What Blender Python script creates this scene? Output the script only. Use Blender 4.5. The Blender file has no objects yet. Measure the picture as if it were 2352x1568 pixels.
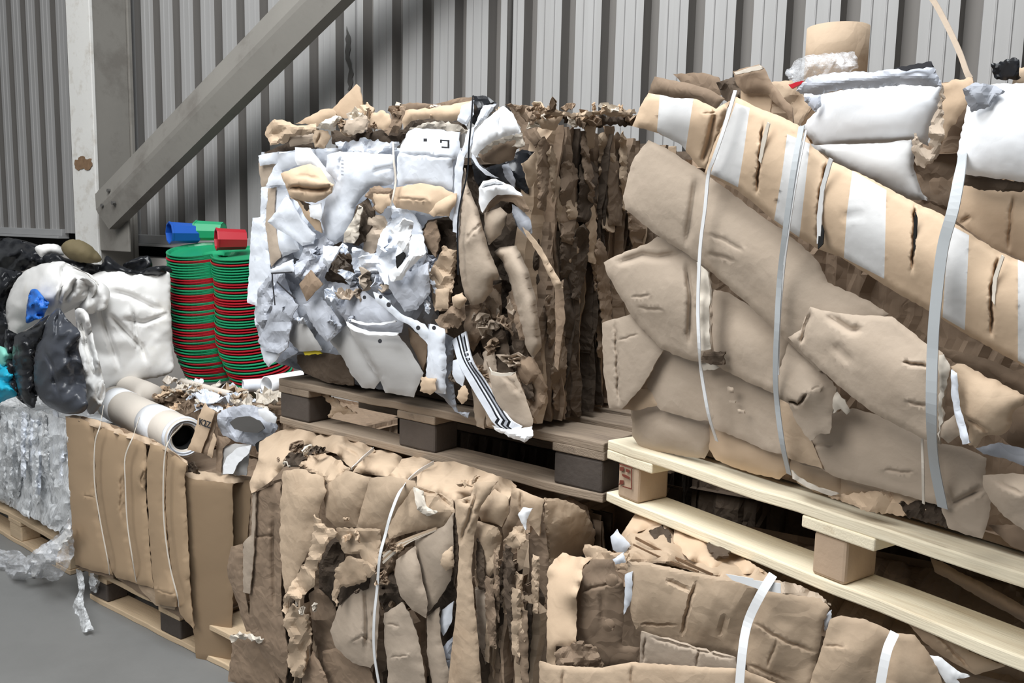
import bpy, bmesh, math, random
import numpy as np
from mathutils import Vector, Matrix, noise
from mathutils.geometry import delaunay_2d_cdt
random.seed(7)
# ---------------------------------------------------------------- camera
W, H, F = 2352.0, 1568.0, 2000.0
PITCH, ROLL, EYE = math.radians(7.4), math.radians(1.28), 1.6
scene = bpy.context.scene
C = scene.collection
cam_data = bpy.data.cameras.new('camera')
cam = bpy.data.objects.new('camera', cam_data)
C.objects.link(cam)
cam_data.sensor_width = 36.0
cam_data.lens = 36.0 * F / W
cam_data.clip_start = 0.05
RM = Matrix.Rotation(math.pi / 2 - PITCH, 3, 'X') @ Matrix.Rotation(ROLL, 3, 'Z')
cam.matrix_world = Matrix.Translation((0, 0, EYE)) @ RM.to_4x4()
scene.camera = cam
# ---------------------------------------------------------------- light
scene.view_settings.view_transform = 'Standard'
scene.view_settings.look = 'None'
scene.view_settings.gamma = 1.0
scene.view_settings.use_curve_mapping = False
scene.view_settings.exposure = -0.08
world = bpy.data.worlds.new('world')
scene.world = world
world.use_nodes = True
world.node_tree.nodes['Background'].inputs[0].default_value = (0.93, 0.97, 1.0, 1)
world.node_tree.nodes['Background'].inputs[1].default_value = 0.20
def area_light(name, loc, target, sx, sy, power, col):
    l = bpy.data.lights.new(name, 'AREA')
    l.shape = 'RECTANGLE'; l.size = sx; l.size_y = sy; l.energy = power; l.color = col
    o = bpy.data.objects.new(name, l); C.objects.link(o)
    o.location = loc
    o.rotation_euler = (Vector(target) - Vector(loc)).to_track_quat('-Z', 'Y').to_euler()
    return o
# daylight from the open hall door on the left and from the roof lights
area_light('door_daylight', (-3.8, -0.6, 5.0), (0.2, 2.2, 1.1), 3.6, 3.0, 215, (1.0, 0.985, 0.96))
area_light('roof_light', (-0.8, 1.1, 5.2), (0.1, 2.3, 1.0), 3.0, 2.4, 330, (0.95, 0.98, 1.0))

# ---------------------------------------------------------------- pixels to rays
RN = np.array(RM)
EYEP = np.array([0, 0, EYE])
def rays(px, py):
    px = np.asarray(px, float); py = np.asarray(py, float)
    d = np.stack([(px - W / 2) / F, -(py - H / 2) / F, -np.ones_like(px)], -1)
    return d @ RN.T
class Plane:
    """a face of a thing: a plane in the hall, point p and outward normal n"""
    def __init__(s, p, n):
        s.p = np.array(p, float); s.n = np.array(n, float) / np.linalg.norm(n)
    def at(s, px, py, off=0.0):
        d = rays(px, py)
        off = np.broadcast_to(np.asarray(off, float), np.shape(px))
        k = (((s.p - EYEP) @ s.n) + off) / (d @ s.n)
        return EYEP + d * np.asarray(k)[..., None]
def front_plane(Y0, k, back=0.0):
    """vertical plane Y = Y0 - k X, normal towards the viewer"""
    n = np.array([-k, -1.0, 0]) / math.hypot(k, 1)
    p = np.array([0, Y0, 0]) - n * back
    return Plane(p, n)
def side_plane(corner, k):
    n = np.array([1.0, -k, 0]) / math.hypot(k, 1)
    return Plane((corner[0], corner[1], 0), n)
def top_plane(z):
    return Plane((0, 0, z), (0, 0, 1))
VIEW = {'F': (0, 0, 1.0), 'A': (560, 180, 3.408), 'B': (1000, 200, 3.016), 'C': (560, 560, 3.137), 'D': (960, 560, 2.614),
        'E': (1380, 0, 2.42), 'G': (1380, 300, 2.613), 'H': (1380, 700, 3.408), 'I': (1800, 500, 2.09), 'J': (1220, 1000, 2.078),
        'K': (500, 960, 2.579), 'L': (0, 0, 2.614), 'M': (0, 480, 3.016), 'N': (0, 820, 2.096)}
def pix(view, flat):
    x0, y0, s = VIEW[view]
    a = np.array(flat, float).reshape(-1, 2) / s
    return a + np.array([x0, y0])

# ---------------------------------------------------------------- materials
MATS = {}
def mat(name, col, rough=0.8, var=0.12, mottle=0.12, mscale=6.0, stretch=(1, 1, 1), bump=0.15, bscale=40.0,
        dark=None, dark_amt=0.0, metallic=0.0, alpha=1.0, trans=0.0, dark_scale=3.0, sheen=0.0, spec=0.3, coat=0.0, crease=0.0, cscale=16):
    m = bpy.data.materials.new(name); m.use_nodes = True
    nt = m.node_tree; N = nt.nodes; L = nt.links
    b = N['Principled BSDF']
    b.inputs['Roughness'].default_value = rough
    b.inputs['Metallic'].default_value = metallic
    b.inputs['Specular IOR Level'].default_value = spec
    b.inputs['Coat Weight'].default_value = coat
    b.inputs['Alpha'].default_value = alpha
    b.inputs['Transmission Weight'].default_value = trans
    tc = N.new('ShaderNodeTexCoord'); mp = N.new('ShaderNodeMapping')
    mp.inputs['Scale'].default_value = stretch
    L.new(tc.outputs['Object'], mp.inputs['Vector'])
    n1 = N.new('ShaderNodeTexNoise'); n1.inputs['Scale'].default_value = mscale; n1.inputs['Detail'].default_value = 5
    L.new(mp.outputs[0], n1.inputs['Vector'])
    oi = N.new('ShaderNodeObjectInfo')
    # value factor = 1 + var*(rand-.5)*2 + mottle*(noise-.5)*2
    a = N.new('ShaderNodeMath'); a.operation = 'MULTIPLY_ADD'
    a.inputs[1].default_value = 2 * var; a.inputs[2].default_value = 1 - var - mottle
    L.new(oi.outputs['Random'], a.inputs[0])
    c = N.new('ShaderNodeMath'); c.operation = 'MULTIPLY_ADD'
    c.inputs[1].default_value = 2 * mottle
    L.new(n1.outputs[0], c.inputs[0]); L.new(a.outputs[0], c.inputs[2])
    mix = N.new('ShaderNodeMix'); mix.data_type = 'RGBA'; mix.blend_type = 'MULTIPLY'
    mix.inputs[0].default_value = 1.0
    mix.inputs[6].default_value = (*col, 1)
    L.new(c.outputs[0], mix.inputs[7])
    out = mix.outputs[2]
    if dark is not None:
        n2 = N.new('ShaderNodeTexNoise'); n2.inputs['Scale'].default_value = dark_scale; n2.inputs['Detail'].default_value = 8
        n2.inputs['Roughness'].default_value = 0.65
        L.new(mp.outputs[0], n2.inputs['Vector'])
        r = N.new('ShaderNodeMapRange'); r.inputs[1].default_value = 0.52; r.inputs[2].default_value = 0.68
        r.inputs[3].default_value = 0; r.inputs[4].default_value = dark_amt
        L.new(n2.outputs[0], r.inputs[0])
        m2 = N.new('ShaderNodeMix'); m2.data_type = 'RGBA'
        L.new(r.outputs[0], m2.inputs[0]); L.new(out, m2.inputs[6]); m2.inputs[7].default_value = (*dark, 1)
        out = m2.outputs[2]
    L.new(out, b.inputs['Base Color'])
    n3 = N.new('ShaderNodeTexNoise'); n3.inputs['Scale'].default_value = bscale; n3.inputs['Detail'].default_value = 4
    L.new(mp.outputs[0], n3.inputs['Vector'])
    bp = N.new('ShaderNodeBump'); bp.inputs['Strength'].default_value = bump; bp.inputs['Distance'].default_value = 0.004
    L.new(n3.outputs[0], bp.inputs['Height']); L.new(bp.outputs[0], b.inputs['Normal'])
    if crease:
        nd = N.new('ShaderNodeTexNoise'); nd.inputs['Scale'].default_value = 7; nd.inputs['Detail'].default_value = 3
        L.new(tc.outputs['Object'], nd.inputs['Vector'])
        ad = N.new('ShaderNodeMix'); ad.data_type = 'RGBA'; ad.blend_type = 'LINEAR_LIGHT'; ad.inputs[0].default_value = 0.16
        L.new(tc.outputs['Object'], ad.inputs[6]); L.new(nd.outputs['Color'], ad.inputs[7])
        vo = N.new('ShaderNodeTexVoronoi'); vo.feature = 'F1'; vo.distance = 'MANHATTAN'; vo.inputs['Scale'].default_value = cscale
        L.new(ad.outputs[2], vo.inputs['Vector'])
        b2 = N.new('ShaderNodeBump'); b2.inputs['Strength'].default_value = crease; b2.inputs['Distance'].default_value = 0.03
        L.new(vo.outputs['Distance'], b2.inputs['Height']); L.new(bp.outputs[0], b2.inputs['Normal']); L.new(b2.outputs[0], b.inputs['Normal'])
    MATS[name] = m
    return m
mat('kraft', (0.475, 0.36, 0.255), 0.82, 0.15, 0.08, 5, dark=(0.30, 0.20, 0.125), dark_amt=0.5, bump=0.3, crease=0.10, cscale=9)
mat('kraft_tan', (0.57, 0.425, 0.295), 0.8, 0.06, 0.05, 4, bump=0.2, crease=0.04, cscale=8)
mat('kraft_grey', (0.43, 0.35, 0.275), 0.85, 0.11, 0.06, 4, dark=(0.38, 0.295, 0.22), dark_amt=0.35, bump=0.3, crease=0.09, cscale=5)
mat('kraft_brown', (0.25, 0.18, 0.125), 0.85, 0.22, 0.18, 6, crease=0.15, cscale=14)
mat('kraft_dark', (0.075, 0.054, 0.038), 0.9, 0.3, 0.25, 8, crease=0.2, cscale=20)  # near-black board, its colour carries the shade of deep gaps and hollows
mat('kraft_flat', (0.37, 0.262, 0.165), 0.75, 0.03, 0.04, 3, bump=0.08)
mat('kraft_flat_shade', (0.275, 0.192, 0.118), 0.75, 0.03, 0.04, 3, bump=0.08)  # shaded copy of the flat board for the side turned from the light
mat('white_board', (0.76, 0.80, 0.87), 0.6, 0.08, 0.07, 5, crease=0.07, cscale=10)
mat('white_bright', (0.92, 0.935, 0.96), 0.55, 0.02, 0.03, 4, crease=0.06, cscale=9)
mat('grey_board', (0.42, 0.44, 0.49), 0.65, 0.25, 0.15, 7, crease=0.14, cscale=14)
mat('grey_wrap', (0.43, 0.42, 0.41), 0.55, 0.05, 0.06, 4)
mat('white_print', (0.60, 0.595, 0.59), 0.6, 0.02, 0.03, 4)
mat('torn_core', (0.62, 0.56, 0.48), 0.95, 0.1, 0.2, 30)
mat('ink', (0.035, 0.035, 0.04), 0.7, 0, 0.1)
mat('stamp_ink', (0.17, 0.045, 0.03), 0.8, 0, 0.2, 40)
mat('strap_white', (0.80, 0.81, 0.82), 0.4, 0.02, 0.03, 9, bump=0.05)
mat('strap_grey', (0.47, 0.495, 0.51), 0.35, 0.02, 0.03, 9, bump=0.05)
mat('strap_twine', (0.68, 0.62, 0.54), 0.7, 0.05, 0.1, 60)
mat('wood_new', (0.88, 0.79, 0.60), 0.75, 0.05, 0.10, 3, (1.0, 14, 14), 0.25, 22, dark=(0.50, 0.36, 0.20), dark_amt=0.45, dark_scale=2.2)
mat('wood_old', (0.30, 0.235, 0.175), 0.85, 0.15, 0.22, 3, (1.0, 14, 14), 0.4, 22, dark=(0.10, 0.075, 0.06), dark_amt=0.6, dark_scale=2.2)
mat('wood_black', (0.085, 0.07, 0.06), 0.85, 0.2, 0.25, 14, (1, 1, 1), 0.4, 60)
mat('wood_mid', (0.55, 0.42, 0.28), 0.8, 0.08, 0.15, 3, (1.0, 14, 14), 0.3, 22, dark=(0.3, 0.21, 0.13), dark_amt=0.5, dark_scale=2.2)
mat('wood_block', (0.47, 0.35, 0.25), 0.85, 0.08, 0.15, 14, (1, 1, 1), 0.3, 60)
mat('cladding', (0.34, 0.335, 0.33), 0.55, 0, 0.10, 3.5, (6, 6, 0.35), 0.04, 30, dark=(0.27, 0.26, 0.25), dark_amt=0.35, dark_scale=1.6)
mat('cladding_shade', (0.15, 0.14, 0.13), 0.7, 0, 0.18, 3.5, (6, 6, 0.35), 0.04, 30, dark=(0.12, 0.115, 0.11), dark_amt=0.5, dark_scale=1.6)  # shade painted into the valleys and right-facing webs of the cladding
mat('film_core', (0.60, 0.61, 0.62), 0.35, 0.25, 0.3, 9, (3, 3, 0.6), crease=0.4, cscale=16, spec=0.6)
mat('galvanised', (0.50, 0.50, 0.50), 0.4, 0, 0.12, 5, (1, 1, 1), 0.05, 30, metallic=0.35)
mat('steel_grey', (0.235, 0.222, 0.20), 0.7, 0.03, 0.12, 4, bump=0.15, dark=(0.13, 0.115, 0.10), dark_amt=0.5, dark_scale=5)
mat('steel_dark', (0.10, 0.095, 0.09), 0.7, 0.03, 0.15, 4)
mat('paint_white', (0.74, 0.73, 0.70), 0.6, 0, 0.05, 6, dark=(0.45, 0.40, 0.33), dark_amt=0.5, dark_scale=12)
mat('rust', (0.21, 0.13, 0.075), 0.9, 0, 0.4, 40)
mat('concrete_floor', (0.185, 0.185, 0.18), 0.62, 0, 0.16, 1.4, bump=0.12, bscale=60, dark=(0.14, 0.14, 0.135), dark_amt=0.5, dark_scale=0.9, spec=0.4)
mat('concrete_wall', (0.50, 0.47, 0.44), 0.9, 0, 0.12, 2, bump=0.2)
mat('void', (0.012, 0.012, 0.012), 0.95, 0, 0.1)  # black stands in for shade inside the wall gap, slits, holes and roll core
mat('bag_white', (0.80, 0.79, 0.77), 0.42, 0.03, 0.05, 4, bump=0.3, bscale=14, dark=(0.66, 0.60, 0.48), dark_amt=0.5, spec=0.5)
mat('bag_black', (0.012, 0.013, 0.016), 0.3, 0.1, 0.2, 5, bump=0.5, bscale=16, spec=0.4)
mat('bag_slate', (0.050, 0.055, 0.068), 0.35, 0.05, 0.1, 5, bump=0.4, bscale=14, spec=0.5)
mat('bag_blue', (0.03, 0.17, 0.62), 0.4, 0.1, 0.3, 12, bump=0.6, bscale=30)
mat('bag_cyan', (0.02, 0.42, 0.62), 0.4, 0.05, 0.2, 8, bump=0.5, bscale=20)
mat('bag_teal', (0.25, 0.66, 0.55), 0.5, 0.05, 0.1, 8)
mat('green_plastic', (0.02, 0.36, 0.16), 0.35, 0.10, 0.04, 4, bump=0.02, spec=0.5)
mat('red_plastic', (0.50, 0.016, 0.03), 0.35, 0.10, 0.04, 4, bump=0.02, spec=0.5)
mat('blue_plastic', (0.012, 0.10, 0.48), 0.35, 0.02, 0.04, 4, bump=0.02, spec=0.5)
mat('paper_roll', (0.66, 0.60, 0.53), 0.7, 0.03, 0.05, 4)
mat('olive_sack', (0.15, 0.12, 0.065), 0.8, 0.05, 0.3, 9)
mat('yellow', (0.62, 0.5, 0.04), 0.6, 0, 0.2)
def film_mat(name, col, alpha):
    m = mat(name, col, 0.12, 0.05, 0.10, 6, bump=0.5, bscale=7, spec=0.7)
    nt = m.node_tree; N = nt.nodes; L = nt.links; b = N['Principled BSDF']
    n = N.new('ShaderNodeTexNoise'); n.inputs['Scale'].default_value = 11; n.inputs['Detail'].default_value = 5
    n.inputs['Distortion'].default_value = 1.5
    r = N.new('ShaderNodeMapRange'); r.inputs[1].default_value = 0.38; r.inputs[2].default_value = 0.66
    r.inputs[3].default_value = alpha * 0.55; r.inputs[4].default_value = min(1, alpha * 1.9)
    L.new(n.outputs[0], r.inputs[0]); L.new(r.outputs[0], b.inputs['Alpha'])
film_mat('film', (0.86, 0.88, 0.90), 0.42)
film_mat('film_clear', (0.86, 0.88, 0.92), 0.26)

# ---------------------------------------------------------------- objects
def thing(name, label, cat, loc=(0, 0, 0), group=None):
    o = bpy.data.objects.new(name, None); C.objects.link(o)
    o.location = loc; o['label'] = label; o['category'] = cat; o.empty_display_size = 0.1
    if group: o['group'] = group
    return o
def tag(o, label, cat, group=None):
    o['label'] = label; o['category'] = cat
    if group: o['group'] = group
    return o
def world_loc(o):
    v = Vector((0, 0, 0))
    while o is not None:
        v = v + Vector(o.location); o = o.parent
    return v
def link(name, verts, faces, mats, parent=None, origin=None, smooth=True, fmat=None, solid=0.0, bevel=0.0, label=None):
    """verts in world space; stored local to the parent, or to an origin for a top-level thing"""
    v = np.asarray(verts, float)
    if parent is not None:
        Mx = parent.matrix_basis.copy(); q_ = parent.parent
        while q_ is not None: Mx = q_.matrix_basis @ Mx; q_ = q_.parent
        Mi = np.array(Mx.inverted()); v = v @ Mi[:3, :3].T + Mi[:3, 3]
        base = np.zeros(3); loc = (0, 0, 0)
    else:
        if origin is None:
            origin = (v[:, 0].mean(), v[:, 1].mean(), v[:, 2].min())
        base = np.array(origin, float); loc = tuple(base)
    me = bpy.data.meshes.new(name)
    me.from_pydata((v - base).tolist(), [], [tuple(int(i) for i in f) for f in faces])
    if not isinstance(mats, (list, tuple)): mats = [mats]
    for m in mats: me.materials.append(MATS[m])
    if fmat is not None:
        for p, i in zip(me.polygons, fmat): p.material_index = int(i)
    me.polygons.foreach_set('use_smooth', [smooth] * len(me.polygons))
    me.update()
    o = bpy.data.objects.new(name, me); C.objects.link(o)
    o.location = loc
    if parent is not None: o.parent = parent
    if solid:
        s = o.modifiers.new('thickness', 'SOLIDIFY'); s.thickness = solid; s.offset = -1
    if bevel:
        b = o.modifiers.new('bevel', 'BEVEL'); b.width = bevel; b.segments = 2; b.limit_method = 'ANGLE'
    if label: o['label'] = label
    return o
def struct(o):
    o['kind'] = 'structure'; return o

# ---------------------------------------------------------------- sheets
def in_poly(x, y, poly):
    r = np.zeros(x.shape, bool); n = len(poly)
    for i in range(n):
        x1, y1 = poly[i]; x2, y2 = poly[(i + 1) % n]
        c = ((y1 > y) != (y2 > y))
        with np.errstate(divide='ignore', invalid='ignore'):
            xi = (x2 - x1) * (y - y1) / (y2 - y1 + 1e-12) + x1
        r ^= (c & (x < xi))
    return r
def seg_dist(P, poly):
    d = np.full(len(P), 1e9)
    for i in range(len(poly)):
        a = poly[i]; b = poly[(i + 1) % len(poly)]
        ab = b - a; L2 = ab @ ab + 1e-12
        t = np.clip(((P - a) @ ab) / L2, 0, 1)
        q = a + t[:, None] * ab
        d = np.minimum(d, np.hypot(*(P - q).T))
    return d
def facet_noise(u, v, seed):
    """random heights on a jitter-warped triangular lattice, joined by flat facets: paper creases"""
    rng = np.random.RandomState(seed % 100000)
    th = rng.rand() * 6.28
    wu = 0.18 * np.sin(1.7 * v + rng.rand() * 6) + 0.1 * np.sin(3.1 * v + 2.3 * u + rng.rand() * 6)
    wv = 0.18 * np.sin(1.9 * u + rng.rand() * 6) + 0.1 * np.sin(2.7 * u - 2.9 * v + rng.rand() * 6)
    a = (u + wu) * math.cos(th) - (v + wv) * math.sin(th) + 500
    b = (u + wu) * math.sin(th) + (v + wv) * math.cos(th) + 500
    T = rng.rand(64, 64)
    i = np.floor(a).astype(int); j = np.floor(b).astype(int); fa = a - i; fb = b - j
    g = lambda ii, jj: T[ii % 64, jj % 64]
    h00, h10, h01, h11 = g(i, j), g(i + 1, j), g(i, j + 1), g(i + 1, j + 1)
    return np.where(fa + fb < 1, h00 + (h10 - h00) * fa + (h01 - h00) * fb,
                    h11 + (h01 - h11) * (1 - fa) + (h10 - h11) * (1 - fb)) - 0.5
def resample(poly, step, rag, seed):
    rng = np.random.RandomState(seed % 100000)
    out = []
    n = len(poly)
    for i in range(n):
        a = poly[i]; b = poly[(i + 1) % n]; L = np.hypot(*(b - a)); k = max(1, int(round(L / step)))
        nrm = np.array([-(b - a)[1], (b - a)[0]]) / (L + 1e-9)
        for q in range(k):
            t = q / k
            p = a + (b - a) * t
            if q: p = p + nrm * rag * (rng.rand() - 0.5) * 2
            out.append(p)
    return np.array(out)
SEED = [11]
def sheet(parent, plane, m, view, flat, off=0.0, offs=None, bulge=0.0, ew=22, roll=0.008, crump=0.0, cs=0.09,
          rag=1.2, res=9, thick=0.004, grooves=None, bands=None, name='cardboard_sheet', label=None, back=0.0,
          wave=None, smooth_edge=False, grow=0.0, soft=False, curve=True, fl=False):
    """a piece of board: outline in photo pixels laid on a face plane, off/offs in metres in front of it"""
    SEED[0] += 37; seed = SEED[0]; view0 = view
    P0 = pix(view, flat)
    if grow:
        area = 0.5 * np.sum(P0[:, 0] * np.roll(P0[:, 1], -1) - np.roll(P0[:, 0], -1) * P0[:, 1])
        tg = np.roll(P0, -1, 0) - np.roll(P0, 1, 0); tg = tg / (np.linalg.norm(tg, axis=1)[:, None] + 1e-9)
        P0 = P0 + np.stack([tg[:, 1], -tg[:, 0]], 1) * (grow if area > 0 else -grow)
        view = 'F'; flat = P0.ravel()
    if smooth_edge:
        n = len(P0); q = []; qo = []
        oo = offs if offs is not None else [off] * n
        for i in range(n):
            p0, p1, p2, p3 = P0[i - 1], P0[i], P0[(i + 1) % n], P0[(i + 2) % n]
            for t in (0, 0.34, 0.67):
                q.append(0.5 * ((2 * p1) + (-p0 + p2) * t + (2 * p0 - 5 * p1 + 4 * p2 - p3) * t * t + (-p0 + 3 * p1 - 3 * p2 + p3) * t ** 3))
                qo.append(oo[i] * (1 - t) + oo[(i + 1) % n] * t)
        P0 = np.array(q)
        if offs is not None: offs = qo
    big = max(np.ptp(P0[:, 0]), np.ptp(P0[:, 1]))
    ew = ew * 0.45; soft = soft or name in ('curled_sheet', 'white_sheet', 'box_panel', 'crushed_bag', 'curled_scrap'); roll = roll * (0.6 if soft else 0.5); bulge = bulge * 0.6
    if crump > 0.009: res = 6
    if big < 60: res = min(res, 5)
    B = resample(P0, res, rag, seed)
    rng = np.random.RandomState(seed)
    xs = np.arange(B[:, 0].min() + res / 2, B[:, 0].max(), res)
    ys = np.arange(B[:, 1].min() + res / 2, B[:, 1].max(), res * 0.87)
    gx, gy = np.meshgrid(xs, ys); gx = gx + (np.arange(len(ys))[:, None] % 2) * res / 2
    G = np.stack([gx.ravel(), gy.ravel()], 1) + (rng.rand(gx.size, 2) - 0.5) * res * 0.25
    ok = in_poly(G[:, 0], G[:, 1], B) & (seg_dist(G, B) > res * 0.45)
    G = G[ok]
    G_del = np.zeros(len(G), bool); gl = []
    pts = [B, G]; edges = [(i, (i + 1) % len(B)) for i in range(len(B))]; nb = len(B)
    bandp = []
    off_i = nb + len(G)
    for g in (grooves or []):
        pg = pix(view0, g[:-2]); wd = g[-1]
        step = max(3.5, min(res, wd * 0.8))
        L = np.r_[0, np.cumsum(np.hypot(*np.diff(pg, axis=0).T))]
        tt = np.linspace(0, L[-1], max(3, int(L[-1] / step)))
        cx = np.interp(tt, L, pg[:, 0]); cy = np.interp(tt, L, pg[:, 1])
        wob = 1.2 * np.sin(tt * 0.13 + seed) + 0.7 * np.sin(tt * 0.37)
        tg = np.stack([np.gradient(cx), np.gradient(cy)], 1); tg /= np.linalg.norm(tg, axis=1)[:, None] + 1e-9
        nn = np.stack([-tg[:, 1], tg[:, 0]], 1)
        cc = np.stack([cx, cy], 1) + nn * (wob * (wd < 9))[:, None]
        gl.append((cc, g[-2], wd))
        for k_ in (-1.0, -0.5, 0.0, 0.5, 1.0):
            q_ = cc + nn * wd * k_
            inn = in_poly(q_[:, 0], q_[:, 1], B) & (seg_dist(q_, B) > 2)
            q_ = q_[inn]
            pts.append(q_); off_i += len(q_)
        far = np.full(len(G), 1e9)
        for q_ in cc: far = np.minimum(far, np.hypot(*(G - q_).T))
        G_del |= far < wd * 1.1
    for bd in (bands or []):
        bp = pix(view0, bd[1]); bandp.append((bd[0], bp))
        br = resample(bp, res, 0, seed)
        inside = in_poly(br[:, 0], br[:, 1], B)
        for i in range(len(br)):
            pts.append(br[i][None]); 
            edges.append((off_i + i, off_i + (i + 1) % len(br)))
        off_i += len(br)
    if G_del.any():
        G2 = G.copy(); G2[G_del] = B[0] + rng.rand(int(G_del.sum()), 2) * 0.01 + 1e4; pts[1] = G2
    allp = np.concatenate(pts)
    vo, eo, fo, *_ = delaunay_2d_cdt([Vector(p) for p in allp], edges, [], 0, 1e-4)
    V = np.array([tuple(v) for v in vo]); Ft = [f for f in fo if len(f) == 3]
    Ft = np.array(Ft)
    cen = V[Ft].mean(1)
    keep = in_poly(cen[:, 0], cen[:, 1], B)
    Ft = Ft[keep]; cen = cen[keep]
    used = np.unique(Ft); remap = -np.ones(len(V), int); remap[used] = np.arange(len(used)); V = V[used]; Ft = remap[Ft]
    d = seg_dist(V, B)
    o = np.full(len(V), float(off))
    if offs is not None:
        w = 1.0 / (np.hypot(V[:, None, 0] - P0[None, :, 0], V[:, None, 1] - P0[None, :, 1]) ** 2 + 4)
        o = (w * np.array(offs)[None]).sum(1) / w.sum(1)
    prof = np.clip(d / max(ew, 1), 0, 1)
    o = o - roll * (1 - prof) ** 2
    # membrane: solve a coarse Poisson problem on the mesh so that a bulge is one smooth dome
    mem = None
    if bulge or back:
        E0 = np.concatenate([Ft[:, [0, 1]], Ft[:, [1, 2]], Ft[:, [2, 0]]])
        E0 = np.unique(np.sort(E0, 1), axis=0)
        rimv = d < 0.7
        deg = np.bincount(E0.ravel(), minlength=len(V)).astype(float); deg[deg == 0] = 1
        h = np.clip(d, 0, None); h = h / max(h.max(), 1)
        for it in range(60):
            sm = np.zeros(len(V)); np.add.at(sm, E0[:, 0], h[E0[:, 1]]); np.add.at(sm, E0[:, 1], h[E0[:, 0]])
            h = sm / deg + 0.004; h[rimv] = 0
        mem = (h / max(h.max(), 1e-6)) ** (0.85 if (back or soft) else 1.5)
        o = o + bulge * mem
    pw = plane.at(V[:, 0], V[:, 1], o)
    # scale of a pixel here
    mpp = np.linalg.norm(pw.mean(0) - EYEP) / F
    u = V[:, 0] * mpp; v = V[:, 1] * mpp
    if crump:
        o = o + crump * (facet_noise(u / cs, v / cs, seed) * 1.6 + facet_noise(u / cs * 2.3, v / cs * 2.3, seed + 5) * 0.7)
    else:
        o = o + 0.004 * facet_noise(u / 0.12, v / 0.12, seed)
    if wave:     # (amplitude, wavelength m, direction deg)
        a, wl, dg = wave
        ph = (u * math.cos(math.radians(dg)) + v * math.sin(math.radians(dg))) / wl * 6.283
        ph = ph + 1.3 * np.sin(u * 9 + seed) + 0.9 * np.sin(v * 11 + seed * 2)
        o = o + a * np.sin(ph)
    for pg, depth, wd in gl:
        dd = np.full(len(V), 1e9); endd = np.zeros(len(V))
        for i in range(len(pg) - 1):
            a, b = pg[i], pg[i + 1]; ab = b - a
            t = np.clip(((V - a) @ ab) / (ab @ ab + 1e-9), 0, 1)
            di = np.hypot(*(V - (a + t[:, None] * ab)).T)
            f = (i + t) / (len(pg) - 1); near = di < dd
            endd = np.where(near, f, endd); dd = np.minimum(dd, di)
        tp_ = np.clip(np.minimum(endd, 1 - endd) * 5, 0, 1)
        o = o - depth * tp_ * np.clip(1 - dd / wd, 0, 1) ** 1.3
    pw = plane.at(V[:, 0], V[:, 1], o)
    # orientation towards the eye
    a, b, c = pw[Ft[:, 0]], pw[Ft[:, 1]], pw[Ft[:, 2]]
    nr = np.cross(b - a, c - a)
    flip = ((nr * (EYEP - a)).sum(1) < 0)
    Ft[flip] = Ft[flip][:, ::-1]
    fmat = np.zeros(len(Ft), int); mats = [m]
    for bm, bp in bandp:
        if bm not in mats: mats.append(bm)
        fmat[in_poly(cen[:, 0], cen[:, 1], bp)] = mats.index(bm)
    if back:
        # closed cushion: mirrored rear skin that shares the rim
        rim = d < 0.6
        ob = o - back * mem - 0.006
        # rear skin sits behind along the plane normal
        pb = pw - plane.n[None] * (o - ob)[:, None]
        n0 = len(pw); Fb = Ft[:, ::-1] + n0
        # rim walls
        from collections import Counter
        cnt = Counter()
        for f in Ft:
            for i in range(3): cnt[(min(f[i], f[(i + 1) % 3]), max(f[i], f[(i + 1) % 3]))] += 1
        quads = []
        for f in Ft:
            for i in range(3):
                a, b = f[i], f[(i + 1) % 3]
                if cnt[(min(a, b), max(a, b))] == 1: quads.append((a, a + n0, b + n0, b))
        faces = [tuple(f) for f in Ft] + [tuple(f) for f in Fb] + quads
        fm = list(fmat) + list(fmat) + [0] * len(quads)
        return link(name, np.concatenate([pw, pb]), faces, mats, parent, fmat=fm, label=label)
    ob = link(name, pw, Ft, mats, parent, fmat=fmat, solid=thick, label=label)
    me = ob.data
    cnt = {}
    for e_ in me.edge_keys: cnt[e_] = 0
    for p_ in me.polygons:
        for e_ in p_.edge_keys: cnt[e_] += 1
    if crump > 0.009: me.set_sharp_from_angle(angle=math.radians(15))
    at_ = me.attributes.get('sharp_edge') or me.attributes.new('sharp_edge', 'BOOLEAN', 'EDGE')
    old = np.zeros(len(me.edges), bool); at_.data.foreach_get('value', old)
    new = np.array([cnt[tuple(sorted(e_.vertices))] == 1 for e_ in me.edges], bool)
    at_.data.foreach_set('value', old | new)
    return ob

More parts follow.
